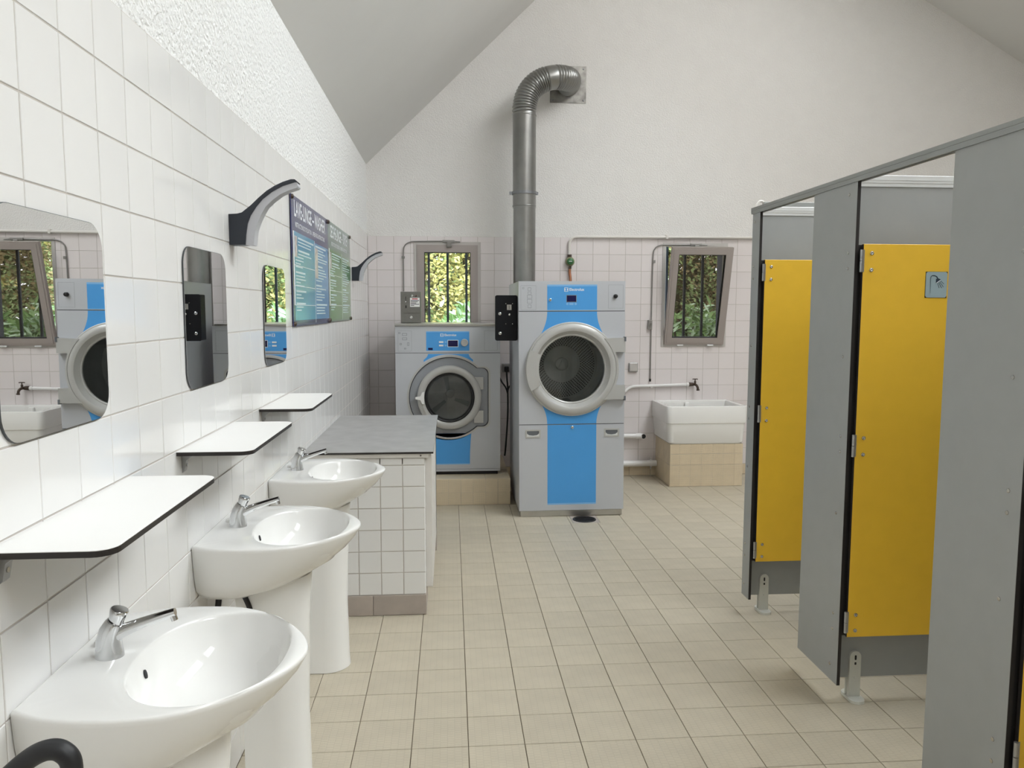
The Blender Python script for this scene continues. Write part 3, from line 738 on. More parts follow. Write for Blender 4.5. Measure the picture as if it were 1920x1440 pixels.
wm = thing('washing_machine', (-.022, 6.7, PZ), 'silver grey front-loading washing machine with blue panel on the tiled plinth', 'washing machine')
X0, X1, Y0, Z0, Z1 = -.447, .402, 6.346, PZ+.03, 1.437
F = FRONT((0, Y0, 0)); DC = (-.012, .857)
bm = new(); box(bm, X0+.02, X1-.02, Y0+.02, 7.13, PZ+.001, Z0); obj('base', bm, 'black', wm)
bm = new(); box(bm, X0, X1, Y0+.022, 7.13, Z0, Z1-.002); cabinet = obj('cabinet', bm, 'appliance', wm)
def wm_outline(R, ext, hz, rc, n=40):
    """circle merged with a rounded box on the right"""
    a1 = math.asin(hz/R) if hz < R else PI/2
    out = []
    pts = [(R*math.cos(t), R*math.sin(t)) for t in [a1 + (2*PI-2*a1)*k/n for k in range(n+1)]]
    for k in range(7): t = -PI/2 + PI/2*k/6; pts.append((ext-rc + rc*math.cos(t), -hz+rc + rc*math.sin(t)))
    for k in range(7): t = PI/2*k/6; pts.append((ext-rc + rc*math.cos(t), hz-rc + rc*math.sin(t)))
    return [(DC[0]+u, DC[1]+v) for u, v in pts]
rec = wm_outline(.33, .318, .242, .05)
bm = new(); holed(bm, F, rect(X0, X1, Z0+.02, 1.218), [rec], 0); skirt(bm, F, rect(X0, X1, Z0+.02, 1.218), 0, -.022); skirt(bm, F, rec, 0, -.014)
fp = obj('front_panel', bm, 'appliance', wm)
bm = new(); ring_frame(bm, F, [(DC[0]+(u-DC[0])*1.045, DC[1]+(v-DC[1])*1.045) for u, v in rec], rec, 0, .004); obj('recess_rim', bm, 'silver', fp, smooth=.6)
bm = new(); prism(bm, F, rec, -.0185, -.014); obj('recess_plate', bm, 'recess', fp)
bm = new(); ring_frame(bm, F, rec, [(DC[0]+(u-DC[0])*.982, DC[1]+(v-DC[1])*.982) for u, v in rec], -.014, -.006); obj('recess_seal', bm, 'seam', fp)
bm = new(); prism(bm, F, rect(X0, X1, Z0, Z0+.018), -.02, .004); obj('kick_rail', bm, 'appliance', wm)
bm = new(); prism(bm, F, rect(X0, X1, 1.222, 1.437), -.022, .001); cp = obj('control_panel', bm, 'appliance', wm)
bm = new(); box(bm, X0-.004, X1+.002-.02, Y0-.012, 7.13, 1.437, 1.456, .004); obj('steel_top', bm, 'steel', wm)
bm = new(); prism(bm, F, rect(-.198, .15, 1.238, 1.394), .001, .0016); bp_ = obj('blue_panel', bm, 'blue', cp)
bm = new(); prism(bm, F, rect(-.198, .15, 1.388, 1.396), .001, .0018); obj('panel_band', bm, 'blue_light', cp)
# blue waist above and below the door
def waist(sgn, za, zb, hw, R, k):
    """blue field between height za and the ring of radius R"""
    a = []
    N_ = 8
    for i in range(N_+1):
        t = i/N_; a.append((DC2[0] + hw + k*t*t, za + (zb-za)*t))
    u_end = a[-1][0]-DC2[0]
    th0 = math.asin(min(1, u_end/R))
    arc = [(DC2[0] + R*math.sin(th0 - 2*th0*i/16), DC2[1] + sgn*R*math.cos(th0 - 2*th0*i/16)) for i in range(17)]
    b = [(2*DC2[0]-u, v) for u, v in a[::-1]]
    return a + arc + b
DC2 = (-.020, DC[1])
bm = new(); prism(bm, F, waist(1, 1.212, 1.165, .165, .352, .035), .0, .0006); obj('blue_waist', bm, 'blue', fp); bm = new(); prism(bm, F, waist(-1, .31, .56, .172, .352, .012), 0, .0006); obj('blue_waist', bm, 'blue', fp)
bm = new(); prism(bm, F, rect(-.192, .152, .302, .31), 0, .0008); obj('blue_waist_edge', bm, 'blue_light', fp)
# door
bm = new(); lathe(bm, F, [(.262, -.016), (.262, .018), (.255, .028), (.235, .034), (.215, .032), (.203, .022)], 64, cu=DC[0], cv=DC[1]); dr = obj('door', bm, 'silver', wm, smooth=.7)
bm = new(); lathe(bm, F, [(.203, .024), (.196, .03), (.188, .026), (.184, .012), (.18, -.05)], 64, cu=DC[0], cv=DC[1]); obj('door_gasket', bm, 'black', dr, smooth=.7)
bm = new(); lathe(bm, F, [(.183, .014), (.15, .022), (.1, .028), (.05, .031), (.001, .032)], 48, cu=DC[0], cv=DC[1]); obj('door_glass', bm, 'glass_dark', dr, smooth=True)
bm = new(); lathe(bm, F, [(.176, -.012), (.172, -.0135), (.1, -.012), (.04, -.008), (.001, -.008)], 48, cu=DC[0], cv=DC[1]); obj('drum', bm, 'drum', dr, smooth=.7)
bm = new()
for k in range(3):
    a = math.radians(100 + 120*k); fr2 = Fr(F.p(DC[0], DC[1], -.012), (math.cos(a), 0, math.sin(a)), (-math.sin(a), 0, math.cos(a)), (0, -1, 0))
    prism(bm, fr2, [(.045, -.012), (.168, -.02), (.168, .02), (.045, .012)], 0, .008)
obj('drum_rib', bm, 'drum_dark', dr)
bm = new(); lathe(bm, F, [(.034, -.008), (.033, .002), (.028, .005), (.001, .006)], 32, cu=DC[0]+.004, cv=DC[1]+.03); obj('drum_hub', bm, 'silver', dr, smooth=.8)
bm = new(); prism(bm, F, [(DC[0]+u, DC[1]+v) for u, v in [(-.275, -.008), (-.235, -.016), (-.222, -.045), (-.205, -.05), (-.205, .05), (-.222, .045), (-.235, .016), (-.275, .008)]], .03, .05); obj('door_handle', bm, 'laminate', dr)
for v in (-.165, .11):
    bm = new(); prism(bm, F, rect(DC[0]+.2, DC[0]+.275, DC[1]+v-.045, DC[1]+v+.055), -.012, .012); obj('hinge', bm, 'silver', dr)
brand(cp, F, -.084, 1.352, .026, .0018)
bm = new(); prism(bm, F, rect(-.026, .061, 1.268, 1.325), .0016, .0024); obj('display_frame', bm, 'white_print', cp)
bm = new(); prism(bm, F, rect(-.022, .057, 1.272, 1.321), .0024, .003); obj('display', bm, 'screen', cp)
for v in (1.308, 1.28):
    bm = new(); prism(bm, F, rect(-.095, -.06, v-.006, v+.007), .0016, .006); obj('button', bm, 'white_print', cp)
    bm = new(); prism(bm, F, rrect(-.05, -.033, v-.006, v+.007, .003), .0016, .0022); obj('symbol', bm, 'blue_light', cp)
bm = new(); lathe(bm, F, [(.031, .0016), (.029, .02), (.026, .024), (.019, .024), (.018, .021), (.001, .021)], 40, cu=.111, cv=1.303); obj('selector_knob', bm, 'silver', cp, smooth=.7)
bm = new(); prism(bm, F, rect(-.183, -.146, 1.244, 1.262), .0016, .002); obj('panel_mark', bm, 'screen', cp)
def outline_rect(bm, fr, r, d, wd=.0012):
    u0, u1, v0, v1 = r; ring_frame(bm, fr, rect(u0, u1, v0, v1), rect(u0+wd, u1-wd, v0+wd, v1-wd), d, d+.0005)
bm = new(); outline_rect(bm, F, (-.425, -.315, 1.235, 1.4), .001)
for (a, b, c_, d_) in ((-.39, -.352, 1.36, 1.38), (-.39, -.352, 1.325, 1.345), (-.42, -.405, 1.375, 1.388), (-.41, -.395, 1.285, 1.3), (-.35, -.335, 1.28, 1.305), (-.375, -.36, 1.25, 1.262)): outline_rect(bm, F, (a, b, c_, d_), .001, .003)
obj('soap_diagram', bm, 'grey_print', cp)
bm = new(); outline_rect(bm, F, (.272, .378, 1.24, 1.4), .001); obj('service_flap_joint', bm, 'appliance_dark', cp)
bm = new(); prism(bm, F, rect(X0, X1, 1.216, 1.224), -.02, -.001); obj('panel_joint', bm, 'seam', wm)

# ------------------------------------------------------------------ tumble dryer
td = thing('tumble_dryer', (.912, 6.24, .0), 'tall silver grey tumble dryer with blue panels and a big round door', 'tumble dryer')
X0, X1, Y0, Z1, YB = .512, 1.312, 5.781, 1.782, 6.70
F = FRONT((0, Y0, 0)); DC = (.912, 1.128); DC2 = DC
bm = new(); box(bm, X0+.01, X1-.01, Y0+.008, YB-.02, .004, .046); obj('base', bm, 'steel', td)
bm = new()
box(bm, X0, X0+.004, Y0+.02, YB, .046, Z1); box(bm, X1-.004, X1, Y0+.02, YB, .046, Z1); box(bm, X0, X1, YB-.004, YB, .046, Z1); box(bm, X0, X1, Y0+.02, YB, Z1-.004, Z1); box(bm, X0, X1, Y0+.02, YB, .046, .05)
obj('cabinet', bm, 'appliance', td)
hole = circ(*DC, .30, 64)
def plate(za, zb, holes=(), name='panel'):
    bm = new(); o_ = rect(X0, X1, za, zb)
    holed(bm, F, o_, list(holes), 0); skirt(bm, F, o_, 0, -.02)
    for h in holes: skirt(bm, F, h, 0, -.02)
    return obj(name, bm, 'appliance', td)
cp = plate(1.563, Z1, name='control_panel'); dp = plate(.713, 1.558, [hole], 'door_panel'); lp = plate(.05, .708, name='service_panel')
bm = new(); prism(bm, F, rect(X0+.002, X1-.002, 1.556, 1.565), -.018, -.002); obj('panel_joint', bm, 'seam', td); bm = new(); prism(bm, F, rect(X0+.002, X1-.002, .706, .715), -.018, -.002); obj('panel_joint', bm, 'seam', td)
bx0, bx1 = .725, 1.099
bm = new(); prism(bm, F, rect(bx0, bx1, 1.57, 1.744), 0, .0008); obj('blue_panel', bm, 'blue', cp)
bm = new(); prism(bm, F, rect(bx0, bx1, 1.744, 1.757), 0, .0009); prism(bm, F, rect(bx0, bx1, 1.567, 1.571), 0, .001); obj('panel_band', bm, 'blue_light', cp)
bm = new(); prism(bm, F, waist(1, 1.557, 1.395, .187, .345, .045), 0, .0008); obj('blue_waist', bm, 'blue', dp); bm = new(); prism(bm, F, waist(-1, .714, .86, .187, .345, .04), 0, .0008); obj('blue_waist', bm, 'blue', dp)
bm = new(); prism(bm, F, rect(bx0+.002, bx1, .106, .707), 0, .0008); obj('blue_field', bm, 'blue', lp)
bm = new(); prism(bm, F, rect(bx0+.002, bx1, .094, .106), 0, .0009); obj('blue_field_band', bm, 'blue_light', lp)
brand(cp, F, .852, 1.705, .03, .001)
bm = new(); prism(bm, F, rect(.868, .945, 1.626, 1.68), .0008, .0014); obj('display_frame', bm, 'grey_print', cp)
bm = new(); prism(bm, F, rect(.872, .941, 1.63, 1.676), .0014, .0022); obj('display', bm, 'screen', cp)
for u in (.875, .938):
    bm = new(); prism(bm, F, circ(u, 1.614, .009, 18), .0008, .0016); obj('touch_button', bm, 'blue_light', cp)
bm = new(); prism(bm, F, rrect(.89, .922, 1.606, 1.622, .003), .0008, .0014); obj('touch_button', bm, 'blue_light', cp)
def lock(parent, u, v, r=.011):
    bm = new(); lathe(bm, F, [(r, 0), (r, .008), (r*.7, .010), (r*.65, .006), (.001, .006)], 20, cu=u, cv=v); o_ = obj('lock', bm, 'chrome', parent, smooth=.7)
lock(cp, .746, 1.645); lock(lp, .915, .688)
bm = new(); lathe(bm, F, [(.016, 0), (.015, .02), (.011, .023), (.001, .023)], 20, cu=1.237, cv=1.67); obj('push_knob', bm, 'black', cp, smooth=.7)
bm = new(); outline_rect(bm, F, (.528, .642, 1.572, 1.75), 0); obj('flap_joint', bm, 'grey_print', cp); bm = new(); outline_rect(bm, F, (1.184, 1.296, 1.58, 1.755), 0); obj('flap_joint', bm, 'grey_print', cp)
bm = new()
for (a, b, c_, d_) in ((.58, .606, 1.685, 1.705), (.575, .612, 1.655, 1.68), (.575, .612, 1.62, 1.65), (.58, .606, 1.585, 1.61), (.58, .605, 1.712, 1.735), (.54, .552, 1.725, 1.738)): outline_rect(bm, F, (a, b, c_, d_), 0, .0022)
obj('programme_diagram', bm, 'grey_print', cp)
for u in (.617, 1.216):
    bm = new(); ring_frame(bm, F, rect(u-.058, u+.058, .611, .674), rect(u-.046, u+.046, .622, .663), 0, .004); h_ = obj('grip', bm, 'silver', lp)
    bm = new(); prism(bm, F, [(u-.046, .622), (u+.046, .622), (u+.046, .645), (u+.03, .632), (u, .628), (u-.03, .632), (u-.046, .645)], 0, .003); obj('grip_lip', bm, 'alu_trim', h_)
    bm = new(); prism(bm, F, rect(u-.046, u+.046, .6225, .663), .0, .0007); obj('grip_recess', bm, 'appliance_dark', h_)
# door
bm = new(); lathe(bm, F, [(.353, .0), (.353, .016), (.347, .022), (.340, .022), (.337, .03), (.325, .038), (.300, .041), (.287, .036), (.28, .024), (.262, -.002), (.256, .0), (.25, -.004), (.247, -.02)], 96, cu=DC[0], cv=DC[1]); dr = obj('door', bm, 'silver', td, smooth=.6)
bm = new(); prism(bm, F, circ(*DC, .248, 64), -.02, -.014); obj('door_glass', bm, 'glass_door', dr)
hp = [(DC[0]+.349*math.cos(t), DC[1]+.349*math.sin(t)) for t in [math.radians(155 + 52*k/12) for k in range(13)]]
hi = [(DC[0]-.246+.0, DC[1]-.118), (DC[0]-.25, DC[1]-.08), (DC[0]-.255, DC[1]), (DC[0]-.25, DC[1]+.08), (DC[0]-.24, DC[1]+.112)]
bm = new(); prism(bm, F, hp + hi, .03, .0465); obj('door_handle', bm, 'silver', dr)
bm = new(); arc = [(DC[0]+.33*math.cos(t), DC[1]+.33*math.sin(t)) for t in [math.radians(-44 + 88*k/16) for k in range(17)]]
prism(bm, F, arc + [(1.308, DC[1]+.235), (1.308, DC[1]+.127), (1.235, DC[1]+.127), (1.247, DC[1]+.06), (1.25, DC[1]), (1.247, DC[1]-.06), (1.235, DC[1]-.122), (1.308, DC[1]-.122), (1.308, DC[1]-.229)], .004, .040)
obj('hinge_plate', bm, 'silver', dr)
bm = new()
for v in (.225, -.219): prism(bm, F, rect(1.300, 1.313, DC[1]+v-.018, DC[1]+v+.016), .01, .044)
obj('hinge_pin', bm, 'appliance_dark', dr)
# drum behind the glass
bm = new(); lathe(bm, F, [(.27, -.022), (.30, -.05), (.345, -.06), (.345, -.56), (.30, -.57)], 64, cu=DC[0], cv=DC[1]); dm = obj('drum', bm, 'drum_dark', td, smooth=.6)
bm = new(); lathe(bm, F, [(.345, -.55), (.30, -.552), (.295, -.556), (.15, -.55), (.148, -.545), (.001, -.545)], 64, cu=DC[0], cv=DC[1]); obj('drum_back', bm, 'drum', dm, smooth=.5)
bm = new()
for j in range(9):
    r = .158 + .0135*j; n = int(2*PI*r/.0205)
    for k in range(n):
        a = 2*PI*(k + .5*(j % 2))/n; u, v = DC[0]+r*math.cos(a), DC[1]+r*math.sin(a)
        vs_ = [bm.verts.new(F.p(u+.0056*math.cos(PI*m/3), v+.0056*math.sin(PI*m/3), -.5485 + (-.003 if False else 0))) for m in range(6)]
        bm.faces.new(vs_)
obj('perforation', bm, 'black', dm, kind='stuff')
bm = new(); lathe(bm, F, [(.055, -.545), (.05, -.535), (.02, -.53), (.001, -.53)], 24, cu=DC[0], cv=DC[1]); prism(bm, F, [(DC[0]-.03, DC[1]-.03), (DC[0]+.03, DC[1]-.03), (DC[0], DC[1]+.035)], -.53, -.515); obj('drum_hub', bm, 'drum', dm)
for k in range(3):
    a = math.radians(35 + 120*k); c_ = (DC[0]+.34*math.cos(a), DC[1]+.34*math.sin(a))
    bm = new(); fr2 = Fr(F.p(c_[0], c_[1], -.06), (math.cos(a), 0, math.sin(a)), (-math.sin(a), 0, math.cos(a)), (0, -1, 0)); prism(bm, fr2, [(.0, -.05), (-.06, -.02), (-.06, .02), (0, .05)], -.46, 0); obj('drum_lifter', bm, 'drum_dark', dm)
td.rotation_euler = (0, -.006, 0)

# coin boxes
cb = thing('coin_box', (.4285, 5.9, 1.34), 'black coin box fixed beside the tumble dryer', 'coin box', 'coin boxes')
F = FRONT((-.011, 5.86, 0))
bm = new(); box(bm, .339, .497, 5.862, 5.99, 1.342, 1.676, .006); cbb = obj('housing', bm, 'black_box', cb)
bm = new(); prism(bm, F, rrect(.344, .511, 1.338, 1.678, .014), -.003, .002); obj('face_plate', bm, 'black_box', cb)
bm = new(); box(bm, .496, .5022, 5.88, 5.97, 1.40, 1.62); obj('mounting_plate', bm, 'black_box', cb)
for u, v in ((.378, 1.54), (.38, 1.393)):
    bm = new(); lathe(bm, F, [(.0115, .002), (.0115, .010), (.008, .012), (.007, .008), (.001, .008)], 20, cu=u, cv=v); obj('lock', bm, 'chrome', cb, smooth=.7)
bm = new(); prism(bm, F, rect(.432, .466, 1.568, 1.608), .002, .0045); sl = obj('coin_slot_plate', bm, 'steel', cb)
bm = new(); prism(bm, F, rect(.4475, .4505, 1.574, 1.602), .0045, .005); obj('coin_slot', bm, 'black', sl)
bm = new(); lathe(bm, F, [(.008, .002), (.007, .007), (.001, .008)], 14, cu=.451, cv=1.534); obj('return_button', bm, 'chrome', cb, smooth=.8)
for u, v in ((.424, 1.615), (.474, 1.615), (.424, 1.464), (.474, 1.464)):
    bm = new(); lathe(bm, F, [(.0032, .002), (.003, .004), (.0005, .0045)], 8, cu=u, cv=v); obj('screw', bm, 'screw', cb)
cb = thing('coin_box', (-.34, 6.80, 1.456), 'grey metal coin box with paper notice on the washing machine', 'coin box', 'coin boxes')
F = FRONT((0, 6.73, 0))
bm = new(); box(bm, -.424, -.254, 6.732, 6.88, 1.4565, 1.722, .004); obj('housing', bm, 'coin_grey', cb)
bm = new(); prism(bm, F, rect(-.421, -.257, 1.541, 1.719), 0, .003); obj('upper_door', bm, 'coin_grey', cb)
bm = new(); prism(bm, F, rect(-.421, -.257, 1.459, 1.537), 0, .005); ld = obj('cash_drawer', bm, 'coin_grey', cb)
bm = new(); lathe(bm, F, [(.013, .005), (.012, .010), (.008, .011), (.001, .009)], 20, cu=-.335, cv=1.505); obj('lock', bm, 'chrome', ld, smooth=.7)
bm = new(); lathe(bm, F, [(.011, .003), (.010, .008), (.001, .009)], 20, cu=-.326, cv=1.686); obj('lock', bm, 'chrome', cb, smooth=.7)
bm = new(); lathe(bm, F, [(.008, .003), (.007, .008), (.001, .009)], 16, cu=-.292, cv=1.686); obj('indicator_lamp', bm, 'bronze', cb, smooth=.7)
bm = new(); prism(bm, F, rect(-.382, -.378, 1.65, 1.68), .003, .004); prism(bm, F, rect(-.383, -.374, 1.582, 1.605), .003, .004); obj('coin_slot', bm, 'black', cb)
bm = new(); prism(bm, F, rect(-.344, -.262, 1.593, 1.67), .003, .0035); nt_ = obj('notice', bm, 'laminate', cb)
bm = new(); prism(bm, F, rect(-.327, -.279, 1.656, 1.664), .0035, .0038); obj('notice_heading', bm, 'red_print', cb)
bm = new()
for k in range(5): prism(bm, F, rect(-.339, -.267 - .012*(k % 3) - (.03 if k == 4 else 0), 1.644 - .0105*k, 1.649 - .0105*k), .0035, .0038)
obj('notice_text', bm, 'seam', cb)
for u, v in ((-.381, 1.635), ):
    bm = new(); lathe(bm, F, [(.006, .003), (.005, .008), (.001, .009)], 12, cu=u, cv=v); obj('return_button', bm, 'chrome', cb)

# ------------------------------------------------------------------ exhaust duct
du = thing('exhaust_duct', (.644, 6.88, 1.2), 'galvanised exhaust duct rising behind the dryer and bending into the wall', 'duct')
R = .1005
bm = new(); cyl(bm, (.646, 6.88, 1.2), (.646, 6.88, 2.47), R*.965, 40); obj('lower_pipe', bm, 'galv', du, smooth=.6)
bm = new(); cyl(bm, (.645, 6.88, 2.45), (.643, 6.88, 3.235), R, 40); obj('upper_pipe', bm, 'galv', du, smooth=.6)
for z_ in (2.468, 3.232):
    bm = new(); lathe(bm, UP((.644, 6.88, z_)), [(R-.002, -.006), (R+.003, -.004), (R+.003, .004), (R-.002, .006)], 40); obj('joint_bead', bm, 'galv', du, smooth=True)
bm = new(); lathe(bm, UP((.645, 6.88, 2.578)), [(R, -.012), (R+.009, -.012), (R+.009, .012), (R, .012)], 40); box(bm, .645-R-.03, .645-R, 6.87, 6.89, 2.566, 2.59); box(bm, .645+R, .645+R+.02, 6.87, 6.89, 2.566, 2.59); obj('clamp_ring', bm, 'galv_dark', du)
path = spline([(.643, 6.88, 3.2), (.643, 6.88, 3.30), (.667, 6.88, 3.40), (.725, 6.885, 3.485), (.81, 6.89, 3.54), (.90, 6.90, 3.565), (.985, 6.94, 3.575), (1.045, 7.02, 3.585), (1.065, 7.11, 3.592), (1.068, 7.196, 3.595)], 14)
def rib(i):
    n = len(path)
    seg = i/14
    if seg < .6 or 4.35 < seg < 5.1: return R*1.01
    return R*1.01 + (-.006 if i % 3 == 0 else .003)
bm = new(); tube(bm, path, rib, 36, caps=False); obj('ribbed_elbow', bm, 'galv', du, smooth=.9)
F = FRONT((0, BY+.0025, 0))
bm = new(); prism(bm, F, rect(.904, 1.233, 3.432, 3.755), 0, .006); wp = obj('wall_plate', bm, 'plate', du)
for u, v in ((.93, 3.455), (1.207, 3.455), (.93, 3.73), (1.207, 3.73)):
    bm = new(); lathe(bm, F, [(.008, .006), (.006, .011), (.001, .012)], 10, cu=u, cv=v); obj('screw', bm, 'galv_dark', wp)

# ------------------------------------------------------------------ pipes on the back wall
gp = thing('gas_pipe', (1.09, BY-.03, 1.75), 'off-white gas pipe along the tile top with green regulator behind the dryer', 'pipe')
bm = new(); yq = BY-.02
tube(bm, spline([(1.09, yq, 2.05), (1.09, yq, 2.10), (1.09, yq, 2.165), (1.10, yq, 2.205), (1.13, yq, 2.230), (1.18, yq, 2.237), (1.3, yq, 2.237), (2.0, yq, 2.240), (2.6, yq, 2.243), (3.4, yq, 2.247)], 6), .0125, 12); obj('pipe', bm, 'white_pipe', gp, smooth=True)
bm = new(); box(bm, 1.988, 2.012, BY-.034, BY-.0005, 2.222, 2.262, .003); obj('clip', bm, 'white_pipe', gp)
bm = new(); cyl(bm, (1.093, yq, 2.075), (1.093, yq, 2.05), .02, 8); cyl(bm, (1.097, yq, 1.975), (1.097, yq, 1.945), .014, 8); obj('pipe_nut', bm, 'bronze', gp)
bm = new(); fr = FRONT((1.096, BY-.005, 2.012)); lathe(bm, fr, [(.02, 0), (.040, .006), (.043, .018), (.040, .032), (.034, .038), (.001, .038)], 32); rg = obj('regulator', bm, 'valve', gp, smooth=.7)
bm = new(); lathe(bm, fr, [(.030, .038), (.030, .05), (.024, .055), (.001, .056)], 28); obj('regulator_cap', bm, 'valve_green', rg, smooth=.7)
bm = new(); text(bm, 'GAZ', fr, 0, -.006, .018, .0565, align='CENTER') if False else prism(bm, fr, rect(-.014, .014, -.003, .003), .056, .0566); obj('cap_print', bm, 'white_print', rg)
bm = new(); tube(bm, spline([(1.096, yq, 1.95), (1.096, yq, 1.91), (1.10, yq-.01, 1.86), (1.105, yq-.02, 1.75)], 6), .012, 12); obj('copper_hose', bm, 'copper', gp, smooth=True)

wp_ = thing('water_pipe', (1.6, BY-.02, .85), 'white water pipe with old brass tap above the laundry sink', 'pipe')
bm = new(); yq = BY-.022
tube(bm, spline([(1.4, yq, .78), (1.6, yq, .80), (1.66, yq, .835), (1.70, yq, .853), (1.76, yq, .857), (1.9, yq, .861), (2.235, yq, .871)], 6), .0135, 12); obj('pipe', bm, 'pvc', wp_, smooth=True)
bm = new(); box(bm, 1.868, 1.892, BY-.034, BY-.0005, .842, .868, .003); obj('clip', bm, 'pvc', wp_)
bm = new(); cyl(bm, (2.215, yq, .8705), (2.24, yq, .871), .019, 14); obj('collar', bm, 'pvc', wp_, smooth=.6)
bm = new(); cyl(bm, (2.238, yq, .871), (2.285, yq, .872), .021, 14, .016); tube(bm, spline([(2.285, yq, .872), (2.30, yq-.03, .868), (2.308, yq-.05, .85), (2.312, yq-.052, .826)], 6), .0115, 12); cyl(bm, (2.312, yq-.052, .83), (2.313, yq-.052, .818), .015, 12)
cyl(bm, (2.293, yq-.02, .872), (2.293, yq-.02, .905), .010, 10); tp_ = obj('brass_tap', bm, 'bronze', wp_, smooth=.7)
bm = new(); cyl(bm, (2.293, yq-.02, .90), (2.293, yq-.02, .922), .005, 8); tube(bm, [(2.268, yq-.02, .922), (2.28, yq-.02, .924), (2.306, yq-.02, .924), (2.318, yq-.02, .922)], .0048, 8); obj('tap_handle', bm, 'bronze', tp_, smooth=.7)

dp_ = thing('drain_stub', (1.6, BY-.05, .388), 'short white drain pipe with open black end', 'pipe')
bm = new(); cyl(bm, (1.3, BY-.045, .389), (1.775, BY-.045, .388), .024, 20); cyl(bm, (1.735, BY-.045, .388), (1.782, BY-.045, .388), .027, 20); obj('pipe', bm, 'pvc', dp_, smooth=.7)
fr = Fr((1.782, BY-.05, .388), (.8, .6, 0), (0, 0, 1), (.6, -.8, 0))
bm = new(); tube(bm, spline([(1.775, BY-.045, .388), (1.79, BY-.048, .388), (1.797, BY-.06, .388), (1.80, BY-.075, .388)], 5), .025, 18); obj('elbow', bm, 'pvc', dp_, smooth=.7)
bm = new(); cyl(bm, (1.80, BY-.074, .388), (1.80, BY-.0775, .388), .0215, 18); obj('open_end', bm, 'black', dp_)
sp_ = thing('waste_pipe', (1.6, BY-.05, .126), 'thick white waste pipe low on the wall leading to the laundry sink', 'pipe')
bm = new(); cyl(bm, (1.3, BY-.048, .124), (1.934, BY-.048, .127), .029, 20); obj('pipe', bm, 'pvc', sp_, smooth=.7)
bm = new(); lathe(bm, Fr((1.88, BY-.048, .1265), (0, 1, 0), (0, 0, 1), (1, 0, 0)), [(.029, -.006), (.036, -.006), (.036, .006), (.029, .006)], 24); cyl(bm, (1.88, BY-.048, .155), (1.88, BY-.048, .185), .005, 8); cyl(bm, (1.88, BY-.048, .10), (1.88, BY-.048, .07), .005, 8); obj('pipe_clip', bm, 'pvc', sp_)

sw = thing('switch_box', (1.705, BY, .99), 'square light grey blank switch box on the tiles', 'switch box')
bm = new(); box(bm, 1.663, 1.749, BY-.022, BY-.0005, .992, 1.078, .006); obj('box', bm, 'bracket', sw)
bm = new(); box(bm, 1.669, 1.743, BY-.026, BY-.02, .998, 1.072, .004); obj('cover', bm, 'laminate' if False else 'alu_frame', sw)
so = thing('power_socket', (.51, BY, 1.0), 'grey power socket with black cables between the two machines', 'socket')
bm = new(); box(bm, .472, .552, BY-.04, BY-.0005, .995, 1.075, .006); obj('box', bm, 'bracket', so)
bm = new(); box(bm, .49, .535, BY-.07, BY-.04, 1.0, 1.05, .008); obj('plug', bm, 'black', so)
bm = new(); tube(bm, spline([(.512, BY-.06, 1.0), (.515, BY-.07, .93), (.52, BY-.08, .85), (.52, BY-.09, .6), (.50, BY-.10, .3), (.49, BY-.12, .23)], 6), .008, 8)
tube(bm, spline([(.43, BY-.05, 1.0), (.46, BY-.06, .92), (.50, BY-.09, .86), (.52, BY-.085, .8)], 6), .007, 8); tube(bm, spline([(.64, BY-.2, 1.02), (.58, BY-.14, .93), (.53, BY-.09, .86), (.52, BY-.085, .8)], 6), .007, 8); obj('cable', bm, 'rubber', so, smooth=True)

# ------------------------------------------------------------------ laundry sink on its plinth
SX0_, SX1_, SY0_, SY1_ = 1.936, 2.600, 6.706, BY
sp0 = thing('sink_plinth', (2.27, 6.95, 0), 'beige studded-tile plinth carrying the laundry sink', 'plinth')
bm = new(); box(bm, SX0_+.003, SX1_-.003, SY0_+.003, BY-.002, 0, .384); obj('core', bm, 'grout', sp0)
tile_field(sp0, FRONT((0, SY0_+.007, 0)), [SX0_, 2.023, 2.123, 2.223, 2.323, 2.423, 2.523, SX1_], [.001, .095, .195, .295, .385], 'beige', gap=.0022, depth=.007, minpx=4)
tile_field(sp0, Fr((SX0_+.007, 0, 0), (0, -1, 0), (0, 0, 1), (-1, 0, 0)), [-BY+.001, -7.11, -6.91, -SY0_], [.001, .195, .385], 'beige', gap=.0022, depth=.007, minpx=3)
bm = new()
for i in range(34):
    for j in range(20):
        u = SX0_+.012 + .0196*i; v = .012 + .0196*j
        if u > SX1_-.008 or v > .378: continue
        prism(bm, FRONT((0, SY0_, 0)), [(u-.007, v-.006), (u+.007, v-.006), (u+.007, v+.006), (u-.007, v+.006)], 0, .0014)
obj('stud_relief', bm, 'beige', sp0, kind='stuff')
sk = thing('laundry_sink', (2.26, 6.94, .386), 'deep white ceramic laundry sink on the beige tiled plinth', 'laundry sink')
def srect(i, z, r=.045, fi=None):
    fi = i if fi is None else fi
    x0, x1, y0, y1 = 1.893+i, 2.632-i, 6.686+fi, BY-.002-(i if z > .55 and i > .03 else 0)
    r = max(r, .004); out = []
    for cx, cy, a in ((x1-r, y0+r, -PI/2), (x1-.008, y1-.008, 0), (x0+.008, y1-.008, PI/2), (x0+r, y0+r, PI)):
        rr = r if cy < 6.9 else .008
        for k in range(7): t = a + PI/2*k/6; out.append(Vector((cx + rr*math.cos(t), cy + rr*math.sin(t), z)))
    return out
bm = new()
